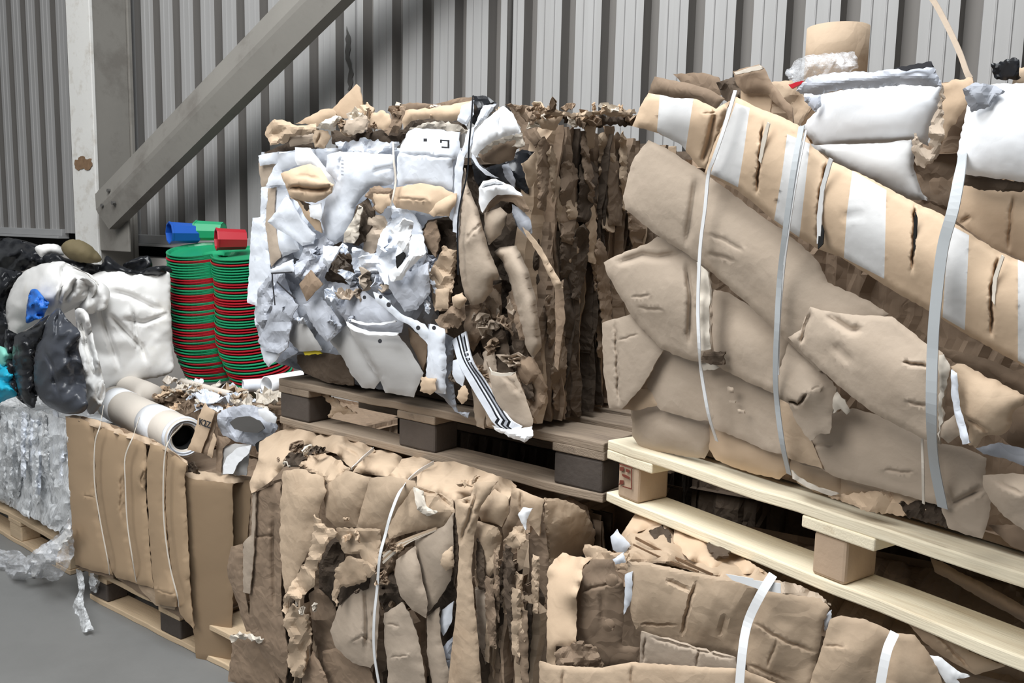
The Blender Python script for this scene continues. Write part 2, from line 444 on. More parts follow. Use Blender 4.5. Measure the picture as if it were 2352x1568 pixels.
def catmull(P, n=6):
    P = np.asarray(P, float); out = []
    Q = np.concatenate([[2 * P[0] - P[1]], P, [2 * P[-1] - P[-2]]])
    for i in range(1, len(Q) - 2):
        p0, p1, p2, p3 = Q[i - 1], Q[i], Q[i + 1], Q[i + 2]
        for k in range(n):
            t = k / n
            out.append(0.5 * ((2 * p1) + (-p0 + p2) * t + (2 * p0 - 5 * p1 + 4 * p2 - p3) * t * t + (-p0 + 3 * p1 - 3 * p2 + p3) * t ** 3))
    out.append(P[-1]); return np.array(out)
def ribbon(parent, path, nrm, width, m, thick=0.0015, name='strap', label=None):
    """flat band of rectangular section along world points; nrm = facing direction"""
    P = catmull(path); n = len(P)
    T = np.gradient(P, axis=0); T /= np.linalg.norm(T, axis=1)[:, None]
    nrm = np.asarray(nrm, float)
    S = np.cross(T, nrm); S /= np.linalg.norm(S, axis=1)[:, None]
    Nn = np.cross(S, T)
    w = np.broadcast_to(width, (n,))[:, None] / 2
    V = np.concatenate([P - S * w, P + S * w, P + S * w + Nn * thick, P - S * w + Nn * thick])
    Fc = []
    for i in range(n - 1):
        for a, b in ((0, 1), (1, 2), (2, 3), (3, 0)):
            Fc.append((a * n + i, b * n + i, b * n + i + 1, a * n + i + 1))
    Fc += [(0, 3 * n, 2 * n, n), (n - 1, 2 * n - 1, 3 * n - 1, 4 * n - 1)]
    return link(name, V, Fc, m, parent, smooth=False, label=label)
def strap(parent, plane, view, flat, off, width, m, label=None, name='strap', thick=0.0018):
    p = pix(view, flat)
    return ribbon(parent, plane.at(p[:, 0], p[:, 1], off), plane.n, width, m, thick, name, label)
def tube_mesh(P, r, seg=20, r_in=None, caps=True):
    P = np.asarray(P, float); n = len(P)
    T = np.gradient(P, axis=0); T /= np.linalg.norm(T, axis=1)[:, None]
    up = np.array([0, 0, 1.0]) if abs(T[0][2]) < 0.9 else np.array([1.0, 0, 0])
    V = []; R = np.broadcast_to(r, (n,))
    for i in range(n):
        s = np.cross(T[i], up); s /= np.linalg.norm(s); q = np.cross(s, T[i])
        for k in range(seg):
            a = 6.28318 * k / seg
            V.append(P[i] + R[i] * (math.cos(a) * s + math.sin(a) * q))
    Fc = [(i * seg + k, i * seg + (k + 1) % seg, (i + 1) * seg + (k + 1) % seg, (i + 1) * seg + k) for i in range(n - 1) for k in range(seg)]
    if r_in:
        b = len(V); Ri = np.broadcast_to(r_in, (n,))
        for i in range(n):
            s = np.cross(T[i], up); s /= np.linalg.norm(s); q = np.cross(s, T[i])
            for k in range(seg):
                a = 6.28318 * k / seg
                V.append(P[i] + Ri[i] * (math.cos(a) * s + math.sin(a) * q))
        Fc += [(b + i * seg + k, b + (i + 1) * seg + k, b + (i + 1) * seg + (k + 1) % seg, b + i * seg + (k + 1) % seg) for i in range(n - 1) for k in range(seg)]
        for k in range(seg):
            k2 = (k + 1) % seg
            Fc.append((k, b + k, b + k2, k2))
            e = (n - 1) * seg
            Fc.append((e + k, e + k2, b + e + k2, b + e + k))
    elif caps:
        Fc += [tuple(range(seg))[::-1], tuple((n - 1) * seg + k for k in range(seg))]
    return np.array(V), Fc
def box_mesh(c, ax, ay, az, sx, sy, sz):
    c = np.asarray(c, float); V = []
    for i in (-0.5, 0.5):
        for j in (-0.5, 0.5):
            for k in (-0.5, 0.5):
                V.append(c + ax * i * sx + ay * j * sy + az * k * sz)
    return np.array(V), [(0, 1, 3, 2), (4, 6, 7, 5), (0, 4, 5, 1), (2, 3, 7, 6), (0, 2, 6, 4), (1, 5, 7, 3)]
ZU = np.array([0, 0, 1.0])
def dirs(k):
    u = np.array([1.0, -k, 0]) / math.hypot(k, 1)      # along the front, to the right
    b = np.array([k, 1.0, 0]) / math.hypot(k, 1)       # to the rear
    return u, b
# ================================================================ the setting
KW, YW = 0.672, 4.0
wu, wb = dirs(KW)
def wallpt(s, d, z):          # s metres along the wall to the right, d metres in front of it
    p = np.array([0, YW, 0]) + wu * s - wb * d
    return np.array([p[0], p[1], z])
fl = link('floor', [(-7, -3, 0), (4, -3, 0), (6, 4, 0), (-7, 9, 0)], [(0, 1, 2, 3)], 'concrete_floor', origin=(0, 0, 0), smooth=False)
struct(fl)
def extrude_profile(name, prof, z0, z1, m, parent=None, fm=None):
    n = len(prof)
    V = [wallpt(s, d, z0) for s, d in prof] + [wallpt(s, d, z1) for s, d in prof]
    return link(name, V, [(i, i + 1, n + i + 1, n + i) for i in range(n - 1)], m, parent, origin=(0, 4, z0), smooth=False, fmat=fm)
prof = []
per = 0.19; s = -6.2
while s < 3.2:
    dd = 0.055
    prof += [(s, 0), (s + 0.052, 0), (s + 0.060, dd), (s + 0.093, dd), (s + 0.0955, dd + 0.005), (s + 0.0985, dd + 0.005), (s + 0.101, dd),
             (s + 0.141, dd), (s + 0.1435, dd + 0.005), (s + 0.1465, dd + 0.005), (s + 0.149, dd), (s + 0.182, dd)]
    s += per
wall = struct(extrude_profile('wall_back', prof, 1.50, 5.2, ['cladding', 'cladding_shade'], fm=[1 if i % 12 in (0, 11) else 0 for i in range(len(prof) - 1)]))  # second material gives valley faces their painted shade
# low concrete plinth wall, dark gap and bottom rail under the cladding
def wall_box(name, s0, s1, d0, d1, z0, z1, m, parent=None, bevel=0.0):
    V, Fc = box_mesh(wallpt((s0 + s1) / 2, (d0 + d1) / 2, (z0 + z1) / 2), wu, -wb, ZU, s1 - s0, d1 - d0, z1 - z0)
    return link(name, V, Fc, m, parent, smooth=False, bevel=bevel)
struct(wall_box('wall_plinth', -6.2, 3.2, -0.15, 0.10, 0, 1.37, 'concrete_wall'))
struct(wall_box('wall_gap', -6.2, 3.2, -0.12, -0.05, 1.30, 1.60, 'void'))
s_col = -3.38
r = wall_box('trim_1', -6.2, s_col - 0.30, 0.02, 0.10, 1.462, 1.478, 'galvanised', bevel=0.002); struct(r)
r = wall_box('trim_2', -6.2, s_col - 0.30, 0.02, 0.075, 1.478, 1.525, 'galvanised', bevel=0.004); struct(r)
r = wall_box('trim_3', s_col + 0.36, 3.0, 0.02, 0.10, 1.440, 1.455, 'galvanised', bevel=0.002); struct(r)
r = wall_box('trim_4', s_col + 0.36, 3.0, 0.02, 0.075, 1.455, 1.51, 'galvanised', bevel=0.004); struct(r)

# steel column with a white painted flange
px_col = front_plane(YW, KW, -0.36)
cl = px_col.at(np.array([158.0, 211.0]), np.array([200.0, 200.0]))
colm = thing('steel_column', 'upright steel column with peeling white painted front face left of the diagonal brace', 'column', (cl[0][0], cl[0][1], 0))
wcol = np.linalg.norm(cl[1] - cl[0])
def col_box(name, a0, a1, b0, b1, z0, z1, m, bevel=0.004):
    c = cl[0] + wu * (a0 + a1) / 2 + wb * (b0 + b1) / 2
    V, Fc = box_mesh((c[0], c[1], (z0 + z1) / 2), wu, wb, ZU, a1 - a0, b1 - b0, z1 - z0)
    return link(name, V, Fc, m, colm, smooth=False, bevel=bevel)
o = col_box('front_flange', 0, wcol, 0, 0.022, 0, 5.2, 'paint_white'); o['label'] = 'white painted flange with flaking paint'
o = col_box('web', wcol * 0.55, wcol - 0.004, 0.022, 0.235, 0, 5.2, 'steel_grey'); o['label'] = 'grey column web'
o = col_box('rear_flange', 0, wcol + 0.012, 0.235, 0.26, 0, 5.2, 'steel_grey')
# rust bloom where the paint has gone
rp = Plane(cl[0] - wb * 0.003, -wb)
sheet(colm, rp, 'rust', 'F', [171, 372, 180, 362, 190, 358, 200, 366, 210, 364, 212, 380, 204, 390, 192, 386, 180, 392, 172, 386], off=0.001, rag=3, thick=0.001, name='rust_patch', roll=0, label='brown rust patch')
# dark plates painted for the shaded recess beyond the column
rp = thing('recess_shade', 'dark steel plates painted as the shaded recess just right of the column', 'post', tuple(wallpt(s_col + 0.2, 0.1, 0)))
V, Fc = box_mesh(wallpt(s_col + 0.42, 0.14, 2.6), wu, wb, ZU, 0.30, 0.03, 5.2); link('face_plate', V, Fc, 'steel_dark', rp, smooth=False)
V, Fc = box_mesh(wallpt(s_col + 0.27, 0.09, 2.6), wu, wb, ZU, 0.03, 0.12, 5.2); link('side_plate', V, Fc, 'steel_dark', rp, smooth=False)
# diagonal brace, a folded channel
bp = front_plane(YW, KW, -0.42)
e = bp.at(np.array([240.0, 713.0]), np.array([478.0, -4.0]))
d = (e[1] - e[0]); d /= np.linalg.norm(d)
e0 = e[0] - d * 0.04; e1 = e[1] + d * 1.2
q = np.cross(d, wb); q /= np.linalg.norm(q)
if q[2] < 0: q = -q
hw = 0.115
br = thing('diagonal_brace', 'long grey steel diagonal brace rising to the right from the column foot', 'brace', tuple(e0))
sec = [(hw, 0.07), (hw, 0.0), (0.012, -0.028), (-0.012, -0.024), (-hw, 0.01), (-hw, 0.075)]
sec2 = [(a * 0.93, b + 0.012) for a, b in sec]
ring = sec + sec2[::-1]
V = []
for P in (e0, e1):
    for a, b in ring: V.append(P + q * a + wb * b)
n = len(ring)
link('channel', V, [(i, (i + 1) % n, n + (i + 1) % n, n + i) for i in range(n)] + [tuple(range(n)), tuple(range(n, 2 * n))[::-1]], 'steel_grey', br, smooth=False)
V, Fc = box_mesh(e0 + wb * 0.08 + np.array([0.0, 0, -0.05]), wu, wb, ZU, 0.30, 0.014, 0.36); link('gusset_plate', V, Fc, 'steel_grey', br, smooth=False, bevel=0.004)
for a, b in ((-0.04, 0.05), (0.04, 0.05), (0.0, -0.05)):
    c = e0 + d * 0.12 + q * a + d * b
    V, Fc = tube_mesh([c - wb * 0.035, c - wb * 0.018], 0.012, 6); link('bolt', V, Fc, 'steel_dark', br, smooth=False)
# cladding seams: a dark pipe and a mottled downpipe
dp = front_plane(YW, KW, -0.06)
p = dp.at(np.array([1170.0]), np.array([120.0]))[0]
V, Fc = tube_mesh([(p[0], p[1], 1.45), (p[0], p[1], 5.2)], 0.013, 10)
tag(link('vertical_pipe', V, Fc, 'steel_dark'), 'thin dark vertical pipe on the cladding behind the crumpled paper bale', 'pipe')
p = dp.at(np.array([806.0]), np.array([100.0]))[0]
dpp = thing('cable_duct', 'narrow mottled vertical strip on the cladding right of the brace top', 'duct', (p[0], p[1], 1.45))
V, Fc = box_mesh((p[0], p[1], 3.3), wu, wb, ZU, 0.075, 0.02, 3.7); link('duct_strip', V, Fc, 'cladding', dpp, smooth=False)
sheet(dpp, front_plane(YW, KW, -0.075), 'steel_dark', 'F', [796, 60, 806, 92, 802, 130, 812, 170, 806, 205, 798, 208, 802, 160, 792, 118], off=0, rag=3, thick=0.001, name='stain', roll=0, label='dark peeling stain')

# ================================================================ pallets
def pallet(label, corner, k, z, wood, block_mat, thin=0.022, blockh=0.078, slim=None):
    """1200 x 800 pallet seen on its long side; corner = front left top corner"""
    u, b = dirs(k); c0 = np.array([corner[0], corner[1], 0])
    zt = z - 0.144
    t = thing('wooden_pallet', label, 'pallet', (corner[0], corner[1], zt), 'wooden pallets')
    def bx(nm, a0, a1, b0, b1, z0, z1, m, bev=0.003, lab=None):
        c = c0 + u * (a0 + a1) / 2 + b * (b0 + b1) / 2
        V, Fc = box_mesh((c[0], c[1], zt + (z0 + z1) / 2), u, b, ZU, a1 - a0, b1 - b0, z1 - z0)
        # local frame along the board so the grain runs lengthwise
        o = bpy.data.objects.new(nm, bpy.data.meshes.new(nm)); C.objects.link(o)
        bm = bmesh.new()
        L, Wd, Hh = a1 - a0, b1 - b0, z1 - z0
        long_x = L >= Wd
        nseg = 14 if max(L, Wd) > 0.5 else 2
        rnd = random.Random(int((a0 * 31 + b0 * 77 + z0 * 991) * 1000))
        ln, wd = (L, Wd) if long_x else (Wd, L)
        vs = []
        for i in range(nseg + 1):
            x = (i / nseg - 0.5) * ln
            jy = rnd.uniform(-1, 1) * (0.003 if nseg > 2 else 0.001); jz = rnd.uniform(-1, 1) * (0.0015 if nseg > 2 else 0)
            for sy, sz in ((-1, -1), (1, -1), (1, 1), (-1, 1)):
                vs.append(bm.verts.new((x, sy * wd / 2 + jy * (sy < 0), sz * Hh / 2 + jz)))
        for i in range(nseg):
            for a in range(4):
                bm.faces.new((vs[i * 4 + a], vs[i * 4 + (a + 1) % 4], vs[(i + 1) * 4 + (a + 1) % 4], vs[(i + 1) * 4 + a]))
        bm.faces.new([vs[i] for i in (3, 2, 1, 0)]); bm.faces.new([vs[nseg * 4 + i] for i in (0, 1, 2, 3)])
        bmesh.ops.recalc_face_normals(bm, faces=bm.faces)
        bm.to_mesh(o.data); bm.free()
        o.data.materials.append(MATS[m])
        ang = math.atan2(u[1], u[0]) if long_x else math.atan2(b[1], b[0])
        o.parent = t
        o.location = (c[0] - corner[0], c[1] - corner[1], (z0 + z1) / 2)
        o.rotation_euler = (0, 0, ang)
        md = o.modifiers.new('bevel', 'BEVEL'); md.width = bev; md.segments = 2; md.limit_method = 'ANGLE'
        if lab: o['label'] = lab
        return o
    for b0, w in ((0, 0.145), (0.19, 0.10), (0.3275, 0.145), (0.51, 0.10), (0.655, 0.145)):
        bx('deck_board', 0, 1.2, b0, b0 + w, 0.122, 0.144, wood)
    for a0 in (0, 0.5275, 1.055):
        bx('stringer_board', a0, a0 + 0.145, 0.0, 0.8, 0.100, 0.122, wood)
    for a0, a1 in (slim or ((0.004, 0.141), (0.5315, 0.6685), (1.059, 1.196))):
        for b0, w in ((0.0, 0.1), (0.3275, 0.145), (0.7, 0.1)):
            bx('block', a0, a1, b0 + 0.004, b0 + w - 0.004, 0.022, 0.100, block_mat, 0.006)
    for b0, w in ((0, 0.1), (0.3275, 0.145), (0.7, 0.1)):
        bx('bottom_board', 0, 1.2, b0, b0 + w, 0, 0.022, wood)
    return t
palA = pallet('dark weathered pallet under the crumpled white paper bale', (-0.727, 2.68), 0.789, 1.12, 'wood_old', 'wood_black')
palC = pallet('pale new pallet under the striped cardboard bale, its left block stamped', (0.2208, 1.927), 1.448, 1.13, 'wood_new', 'wood_block', slim=((0.036, 0.102), (0.552, 0.618), (1.10, 1.166)))
palE = pallet('worn pallet on the floor under the strapped brown box bale', (-1.771, 3.5226), 0.742, 0.144, 'wood_mid', 'wood_black')
palF = pallet('light pallet on the floor under the plastic film bale, far left', (-2.90, 4.523), 0.826, 0.144, 'wood_mid', 'wood_mid')
# ================================================================ bales: cores
def core(parent, Y0, k, x0, x1, depth, z0, z1, m, seed=1, inset=0.05, amp=0.02, layer=0.03, zfun=None):
    """the packed body of a bale: x0..x1 world X of the front corners; wavy pressed layers"""
    u, b = dirs(k)
    pl = np.array([x0, Y0 - k * x0, 0]); pr = np.array([x1, Y0 - k * x1, 0])
    L = np.linalg.norm(pr - pl)
    rng = np.random.RandomState(seed)
    tab = rng.rand(400)
    V = []; Fc = []
    def face(org, du, dv, nrm, lu, lv, vert=True):
        nu = max(4, int(lu / 0.012)); nv = max(4, int(lv / 0.03))
        base = len(V)
        for j in range(nv + 1):
            for i in range(nu + 1):
                p = org + du * lu * i / nu + dv * lv * j / nv
                a = lu * i / nu; bb = lv * j / nv
                ww = a + 0.012 * math.sin(bb * 9 + seed) + 0.006 * math.sin(bb * 23 + a * 5)
                h = tab[int(ww / layer * 1.7) % 400] * amp - amp
                e = min(i, nu - i, 3) / 3.0; e2 = min(j, nv - j, 2) / 2.0
                p = p + nrm * (h * e * e2 - 0.02 * (1 - e * e2))
                V.append(p)
        for j in range(nv):
            for i in range(nu):
                q = base + j * (nu + 1) + i
                Fc.append((q, q + 1, q + nu + 2, q + nu + 1))
    i_ = inset
    o = pl + b * i_ + u * i_; o[2] = z0
    L2 = L - 2 * i_; D2 = depth - 2 * i_; Hh = z1 - z0 - i_
    face(o, u, ZU, -b, L2, Hh)
    face(o + u * L2, b, ZU, u, D2, Hh)
    face(o + u * L2 + b * D2, -u, ZU, b, L2, Hh)
    face(o + b * D2, -b, ZU, -u, D2, Hh)
    face(o + ZU * Hh, u, b, ZU, L2, D2)
    face(o + b * D2, u, -b, -ZU, L2, D2)
    return link('packed_layers', V, Fc, m, parent, smooth=False)
def layers(parent, plane, origin, du, lu, z0, z1, n, mats, seed, out=(0.0, 0.05), name='cardboard_layer', wob=0.012, lean=0.0, deep=0.07, fold=0.35):
    """sheets of board seen edge-on: wavy upright strips standing out of a face"""
    rng = np.random.RandomState(seed)
    for q in range(n):
        s0 = lu * (q + 0.5 + rng.uniform(-0.45, 0.45)) / n
        a = rng.uniform(0, 0.3) if rng.rand() < 0.5 else 0; bq = rng.uniform(0.6, 1.0) if rng.rand() < 0.5 else 1.0
        za = z0 + (z1 - z0) * a * 0.8; zb = z0 + (z1 - z0) * bq
        nz = 34; V = []
        kink = rng.uniform(0.2, 0.8); kh = rng.uniform(-1, 1) * 0.03
        ph = rng.rand(4) * 6.28; o0 = rng.uniform(*out); wid = rng.uniform(0.4, 1.0)
        lw = rng.uniform(0.004, 0.03) if rng.rand() < 0.75 else rng.uniform(0.03, 0.06)      # width of the face turned outwards
        sgn = 1 if rng.rand() < 0.6 else -1
        ln = rng.uniform(-lean, lean)
        for i in range(nz + 1):
            t = i / nz; z = za + (zb - za) * t
            s_ = s0 + wob * wid * (math.sin(t * 5 + ph[0]) + 0.5 * math.sin(t * 12 + ph[1]) + 0.25 * math.sin(t * 29 + ph[3])) + ln * (t - 0.5) + kh * max(0, t - kink) + rng.uniform(-1, 1) * 0.0012
            of = o0 + 0.008 * math.sin(t * 7 + ph[2]) + rng.uniform(-0.002, 0.002)
            taper = min(1, (1 - abs(2 * t - 1)) * 6 + 0.25)
            w = lw * (0.75 + 0.35 * math.sin(t * 4 + ph[3])) * taper
            base = np.array([origin[0], origin[1], z])
            V.append(base + du * s_ + plane.n * (-deep))
            V.append(base + du * (s_ + rng.uniform(-0.001, 0.001)) + plane.n * of)
            V.append(base + du * (s_ + sgn * w) + plane.n * (of - 0.012 * fold * 3 * w / 0.03))
            V.append(base + du * (s_ + sgn * w * 1.15) + plane.n * (of - 0.05))
        Fc = [(4 * i + j, 4 * i + j + 1, 4 * i + j + 5, 4 * i + j + 4) for i in range(nz) for j in range(3)]
        link(name, V, Fc, mats[rng.randint(len(mats))], parent, smooth=False, solid=0.003)

# planes of the bales
kA, YA = 0.789, 2.13
kB, YB = 0.80, 1.93
kC, YC = 1.448, 2.262
kD, YD = 0.60, 1.785
kE, YE = 0.742, 2.19
kF, YF = 0.826, 2.14
PA, PB, PC, PD, PE, PF = (front_plane(YA, kA), front_plane(YB, kB), front_plane(YC, kC), front_plane(YD, kD), front_plane(YE, kE), front_plane(YF, kF))
def fp(Y0, k, X): return np.array([X, Y0 - k * X, 0])
XAr = 0.055; XAl = -0.74
SA = side_plane(fp(YA, kA, XAr), kA)

baleA = thing('paper_bale', 'big bale of crumpled white and grey paperboard standing on the dark pallet', 'bale', tuple(fp(YA, kA, XAl) + ZU * 1.12), 'bales of waste')
baleB = thing('cardboard_bale', 'torn brown cardboard bale with white strap, below the dark pallet', 'bale', tuple(fp(YB, kB, -0.68)), 'bales of waste')
baleC = thing('cardboard_bale', 'tall bale of large folded cardboard sheets with pale printed stripes on the new pallet', 'bale', tuple(fp(YC, kC, 0.26) + ZU * 1.13), 'bales of waste')
baleD = thing('cardboard_bale', 'flattened cardboard bale with wide white straps at the lower right, below the new pallet', 'bale', tuple(fp(YD, kD, 0.08)), 'bales of waste')
baleE = thing('box_bale', 'smooth brown box bale tied with thin twine and topped by paper rolls', 'bale', tuple(fp(YE, kE, -1.90) + ZU * 0.144), 'bales of waste')
baleF = thing('film_bale', 'shiny bale of clear plastic film on the pallet at the far left', 'bale', tuple(fp(YF, kF, -2.9) + ZU * 0.144), 'bales of waste')
baleG = thing('scrap_bale', 'low bale heaped with torn paper scraps behind the brown box bale', 'bale', (-1.3, 4.0, 0), 'bales of waste')
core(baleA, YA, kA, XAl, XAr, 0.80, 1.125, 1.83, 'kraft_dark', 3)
core(baleB, YB, kB, -0.70, 0.075, 0.50, 0.02, 0.965, 'kraft_brown', 5)
core(baleC, YC, kC, 0.27, 0.86, 0.78, 1.135, 1.80, 'kraft_brown', 7)
core(baleD, YD, kD, 0.085, 0.98, 0.58, 0.02, 0.95, 'kraft_brown', 9)
core(baleE, YE, kE, -1.90, -1.05, 0.66, 0.15, 0.66, 'kraft_brown', 11)
core(baleE, 2.72, kE, -1.74, -1.02, 0.22, 0.60, 0.84, 'kraft_brown', 12)
core(baleF, YF, kF, -2.95, -1.98, 0.5, 0.15, 0.70, 'film_core', 13)
core(baleG, 3.05, kE, -1.75, -0.62, 0.5, 0.0, 0.80, 'kraft_brown', 15)

baleH = thing('cardboard_bale', 'shaded cardboard bale added behind the gap in the new pallet', 'bale', (0.9, 2.0, 0), 'bales of waste')
core(baleH, 2.52, 0.60, 0.42, 1.75, 0.5, 0.0, 0.985, 'kraft_dark', 17)  # added behind so the pallet gap stays dark
baleI = thing('cardboard_bale', 'brown cardboard bale standing behind the tall striped bale', 'bale', (1.2, 2.4, 0.99), 'bales of waste')
core(baleI, 3.08, 0.60, 1.02, 1.95, 0.45, 0.99, 1.80, 'kraft_brown', 19)

baleJ = thing('cardboard_bale', 'dark cardboard bale added in the shade under the rear of the dark pallet', 'bale', (-0.1, 2.8, 0), 'bales of waste')
core(baleJ, 2.74, 0.80, -0.50, 0.42, 0.5, 0.0, 0.97, 'kraft_dark', 23)  # added so no light shows between the pallet blocks
def scrap(par, c, size, m, seed, name='torn_scrap', flat=0.5):
    """small crumpled torn piece of board"""
    rng = np.random.RandomState(seed)
    nr, ns = 4, 14
    rad = size * (0.6 + 0.6 * rng.rand(ns)); asp = 0.4 + 0.6 * rng.rand()
    th = rng.rand() * 6.28
    V = [np.array([0, 0, 0.0])]; 
    for i in range(1, nr + 1):
        for k in range(ns):
            a = 6.283 * k / ns; r = rad[k] * i / nr
            V.append(np.array([r * math.cos(a), r * math.sin(a) * asp, size * 0.35 * rng.uniform(-1, 1)]))
    Fc = [(0, 1 + k, 1 + (k + 1) % ns) for k in range(ns)]
    for i in range(nr - 1):
        for k in range(ns):
            a = 1 + i * ns; Fc.append((a + k, a + ns + k, a + ns + (k + 1) % ns, a + (k + 1) % ns))
    tilt = Matrix.Rotation(th, 3, 'Z') @ Matrix.Rotation(rng.uniform(-1, 1) * flat, 3, 'X') @ Matrix.Rotation(rng.uniform(-1, 1) * flat, 3, 'Y')
    V = np.array(V) @ np.array(tilt).T + np.array(c)
    return link(name, V, Fc, m, par, smooth=False, solid=0.003)
# ================================================================ bale of large folded sheets on the new pallet
def S(par, pl, m, v, flat, off=0.0, **kw):
    if par is baleC and m.startswith('kraft') and 'offs' not in kw and 'name' not in kw:
        kw['grow'] = 9 if off <= 0.03 else (6 if off <= 0.06 else (2 if off < 0.12 else 0)); off = off * 1.3 - 0.02
        kw['roll'] = kw.get('roll', 0.008) * 0.6; kw['bulge'] = kw.get('bulge', 0) * 0.8
    return sheet(par, pl, m, v, flat, off, **kw)
c_ = baleC
K1 = dict(bulge=0.025, ew=26, roll=0.012)
S(c_, PC, 'kraft_grey', 'H', [240,790, 430,765, 480,800, 760,880, 830,930, 850,1060, 800,1175, 640,1150, 330,1100, 270,1010, 275,900], 0.005, bulge=0.03, ew=40, roll=0.03)
S(c_, PC, 'kraft_tan', 'H', [850,900, 1100,1000, 1300,1090, 1440,1150, 1450,1290, 1400,1335, 1200,1290, 1020,1230, 920,1190, 860,1100], 0.005, bulge=0.03, ew=40, roll=0.03)
S(c_, PC, 'kraft', 'H', [1500,1210, 1640,1250, 1870,1335, 1875,1480, 1700,1440, 1560,1370, 1500,1290], 0.0, **K1)
S(c_, PC, 'kraft', 'H', [1880,1350, 2113,1410, 2350,1480, 2350,1570, 2050,1515, 1890,1485], 0.0, **K1)
S(c_, PC, 'torn_core', 'H', [1490,1290, 1560,1350, 1700,1430, 1860,1480, 1800,1495, 1640,1440, 1500,1360], 0.015, crump=0.006, cs=0.03)
S(c_, PC, 'kraft_grey', 'H', [380,530, 490,370, 640,405, 730,440, 800,500, 830,700, 870,900, 760,875, 600,830, 480,797, 430,740, 395,640], 0.03, bulge=0.015, ew=20)
emb = S(c_, PC, 'kraft_grey', 'H', [790,500, 800,440, 950,490, 1100,540, 1370,680, 1410,760, 1470,1180, 1300,1110, 1100,1020, 900,940, 850,880, 820,700], 0.028, bulge=0.012, ew=20)
S(c_, PC, 'torn_core', 'H', [790,455, 850,450, 950,480, 900,505, 800,512], 0.045, roll=0.003)
S(c_, PC, 'kraft_grey', 'H', [1460,740, 1540,930, 1640,1080, 1730,1280, 1600,1225, 1540,1200, 1500,1000], 0.03)
S(c_, PC, 'kraft_grey', 'I', [120,1090, 200,960, 330,925, 440,955, 660,1065, 765,1090, 765,1385, 660,1342, 480,1290, 250,1230, 150,1175], 0.035, bulge=0.02, ew=26, roll=0.015,
  grooves=[[130,1098, 200,1090, 240,1096, 0.004, 6], [480,1210, 630,1224, 0.005, 5]])
S(c_, PC, 'kraft_grey', 'I', [740,1085, 850,1110, 965,1160, 955,1240, 985,1340, 975,1430, 945,1530, 880,1510, 800,1480, 770,1400, 750,1250], 0.05, bulge=0.03, ew=22,
  grooves=[[770,1300, 810,1370, 960,1300, 0.012, 12]])
S(c_, PC, 'kraft_tan', 'I', [230,1335, 400,1335, 520,1328, 690,1355, 680,1400, 560,1410, 400,1392], 0.02, crump=0.01, cs=0.03, rag=3)
S(c_, PC, 'kraft_dark', 'I', [560,1385, 680,1370, 760,1400, 790,1470, 700,1440, 600,1420], 0.022, crump=0.012, cs=0.02, rag=4)
# small box flap far left
S(c_, PC, 'kraft_grey', 'H', [25,155, 245,85, 320,180, 480,330, 370,520, 290,650, 150,800, 85,800, 45,560, 30,300], 0.05, bulge=0.01,
  grooves=[[110,110, 125,400, 140,800, 0.008, 5], [130,275, 300,230, 0.003, 4]])
S(c_, PC, 'kraft', 'H', [110,806, 270,680, 430,700, 445,755, 270,795], 0.03)
# big rounded panel left
S(c_, PC, 'kraft_grey', 'G', [30,800, 150,740, 290,690, 340,650, 470,700, 590,760, 640,850, 655,960, 650,1200, 665,1320, 600,1370, 500,1350, 380,1300, 320,1240, 200,1110, 100,940, 60,870],
  0.06, bulge=0.045, ew=24, roll=0.02, rag=2,
  grooves=[[80,800, 250,745, 340,760, 500,730, 0.014, 14], [510,780, 540,1000, 530,1300, 0.014, 10], [180,1000, 300,985, 0.004, 5], [220,1060, 380,1080, 0.004, 5], [640,900, 640,1300, 0.010, 8]])
S(c_, PC, 'torn_core', 'G', [575,790, 640,850, 655,960, 650,1200, 660,1310, 600,1320, 570,1100, 585,950], 0.105, crump=0.006, cs=0.02, roll=0.004)
S(c_, PC, 'kraft_grey', 'G', [640,950, 760,985, 850,1040, 960,1110, 1130,1262, 1060,1440, 1045,1565, 900,1500, 760,1430, 655,1370, 650,1200], 0.055, bulge=0.03, ew=26, roll=0.018)
S(c_, PC, 'kraft_dark', 'G', [620,1330, 740,1330, 735,1400, 660,1400, 600,1370], 0.075, crump=0.01, cs=0.02)
# torn roll flap
S(c_, PC, 'kraft_grey', 'H', [1475,300, 1600,400, 1750,540, 1840,650, 1830,760, 1800,860, 1800,960, 1790,1000, 1720,1000, 1640,1060, 1540,920, 1480,770, 1370,720, 1390,560],
  0.075, bulge=0.05, ew=24, rag=2, grooves=[[1470,745, 1545,785, 1610,690, 0.03, 5], [1640,660, 1720,640, 0.004, 5]])
S(c_, PC, 'torn_core', 'H', [1840,650, 1920,770, 1955,830, 1925,860, 1880,815, 1800,850, 1815,770], 0.08, crump=0.008, cs=0.02, rag=2)
S(c_, PC, 'kraft', 'H', [1370,740, 1470,765, 1540,930, 1640,1090, 1720,1270, 1550,1210, 1480,1180, 1440,1140, 1400,900], 0.04, bulge=0.01)
# second long band
S(c_, PC, 'kraft_grey', 'F', [1490,323, 1530,342, 1580,375, 1615,397, 1680,445, 1740,492, 1800,532, 1838,562, 1880,605, 1900,650, 1990,690, 2040,720, 1960,830, 1880,850, 1815,787, 1770,745, 1700,680, 1620,610, 1560,570, 1505,535, 1437,478, 1433,450, 1445,400, 1460,360],
  0.085, bulge=0.035, ew=26, roll=0.02, rag=1.5,
  grooves=[[1600,400, 1590,480, 1575,570, 0.012, 14], [1625,535, 1680,560, 1710,580, 0.004, 8], [1625,580, 1690,600, 0.005, 7]])
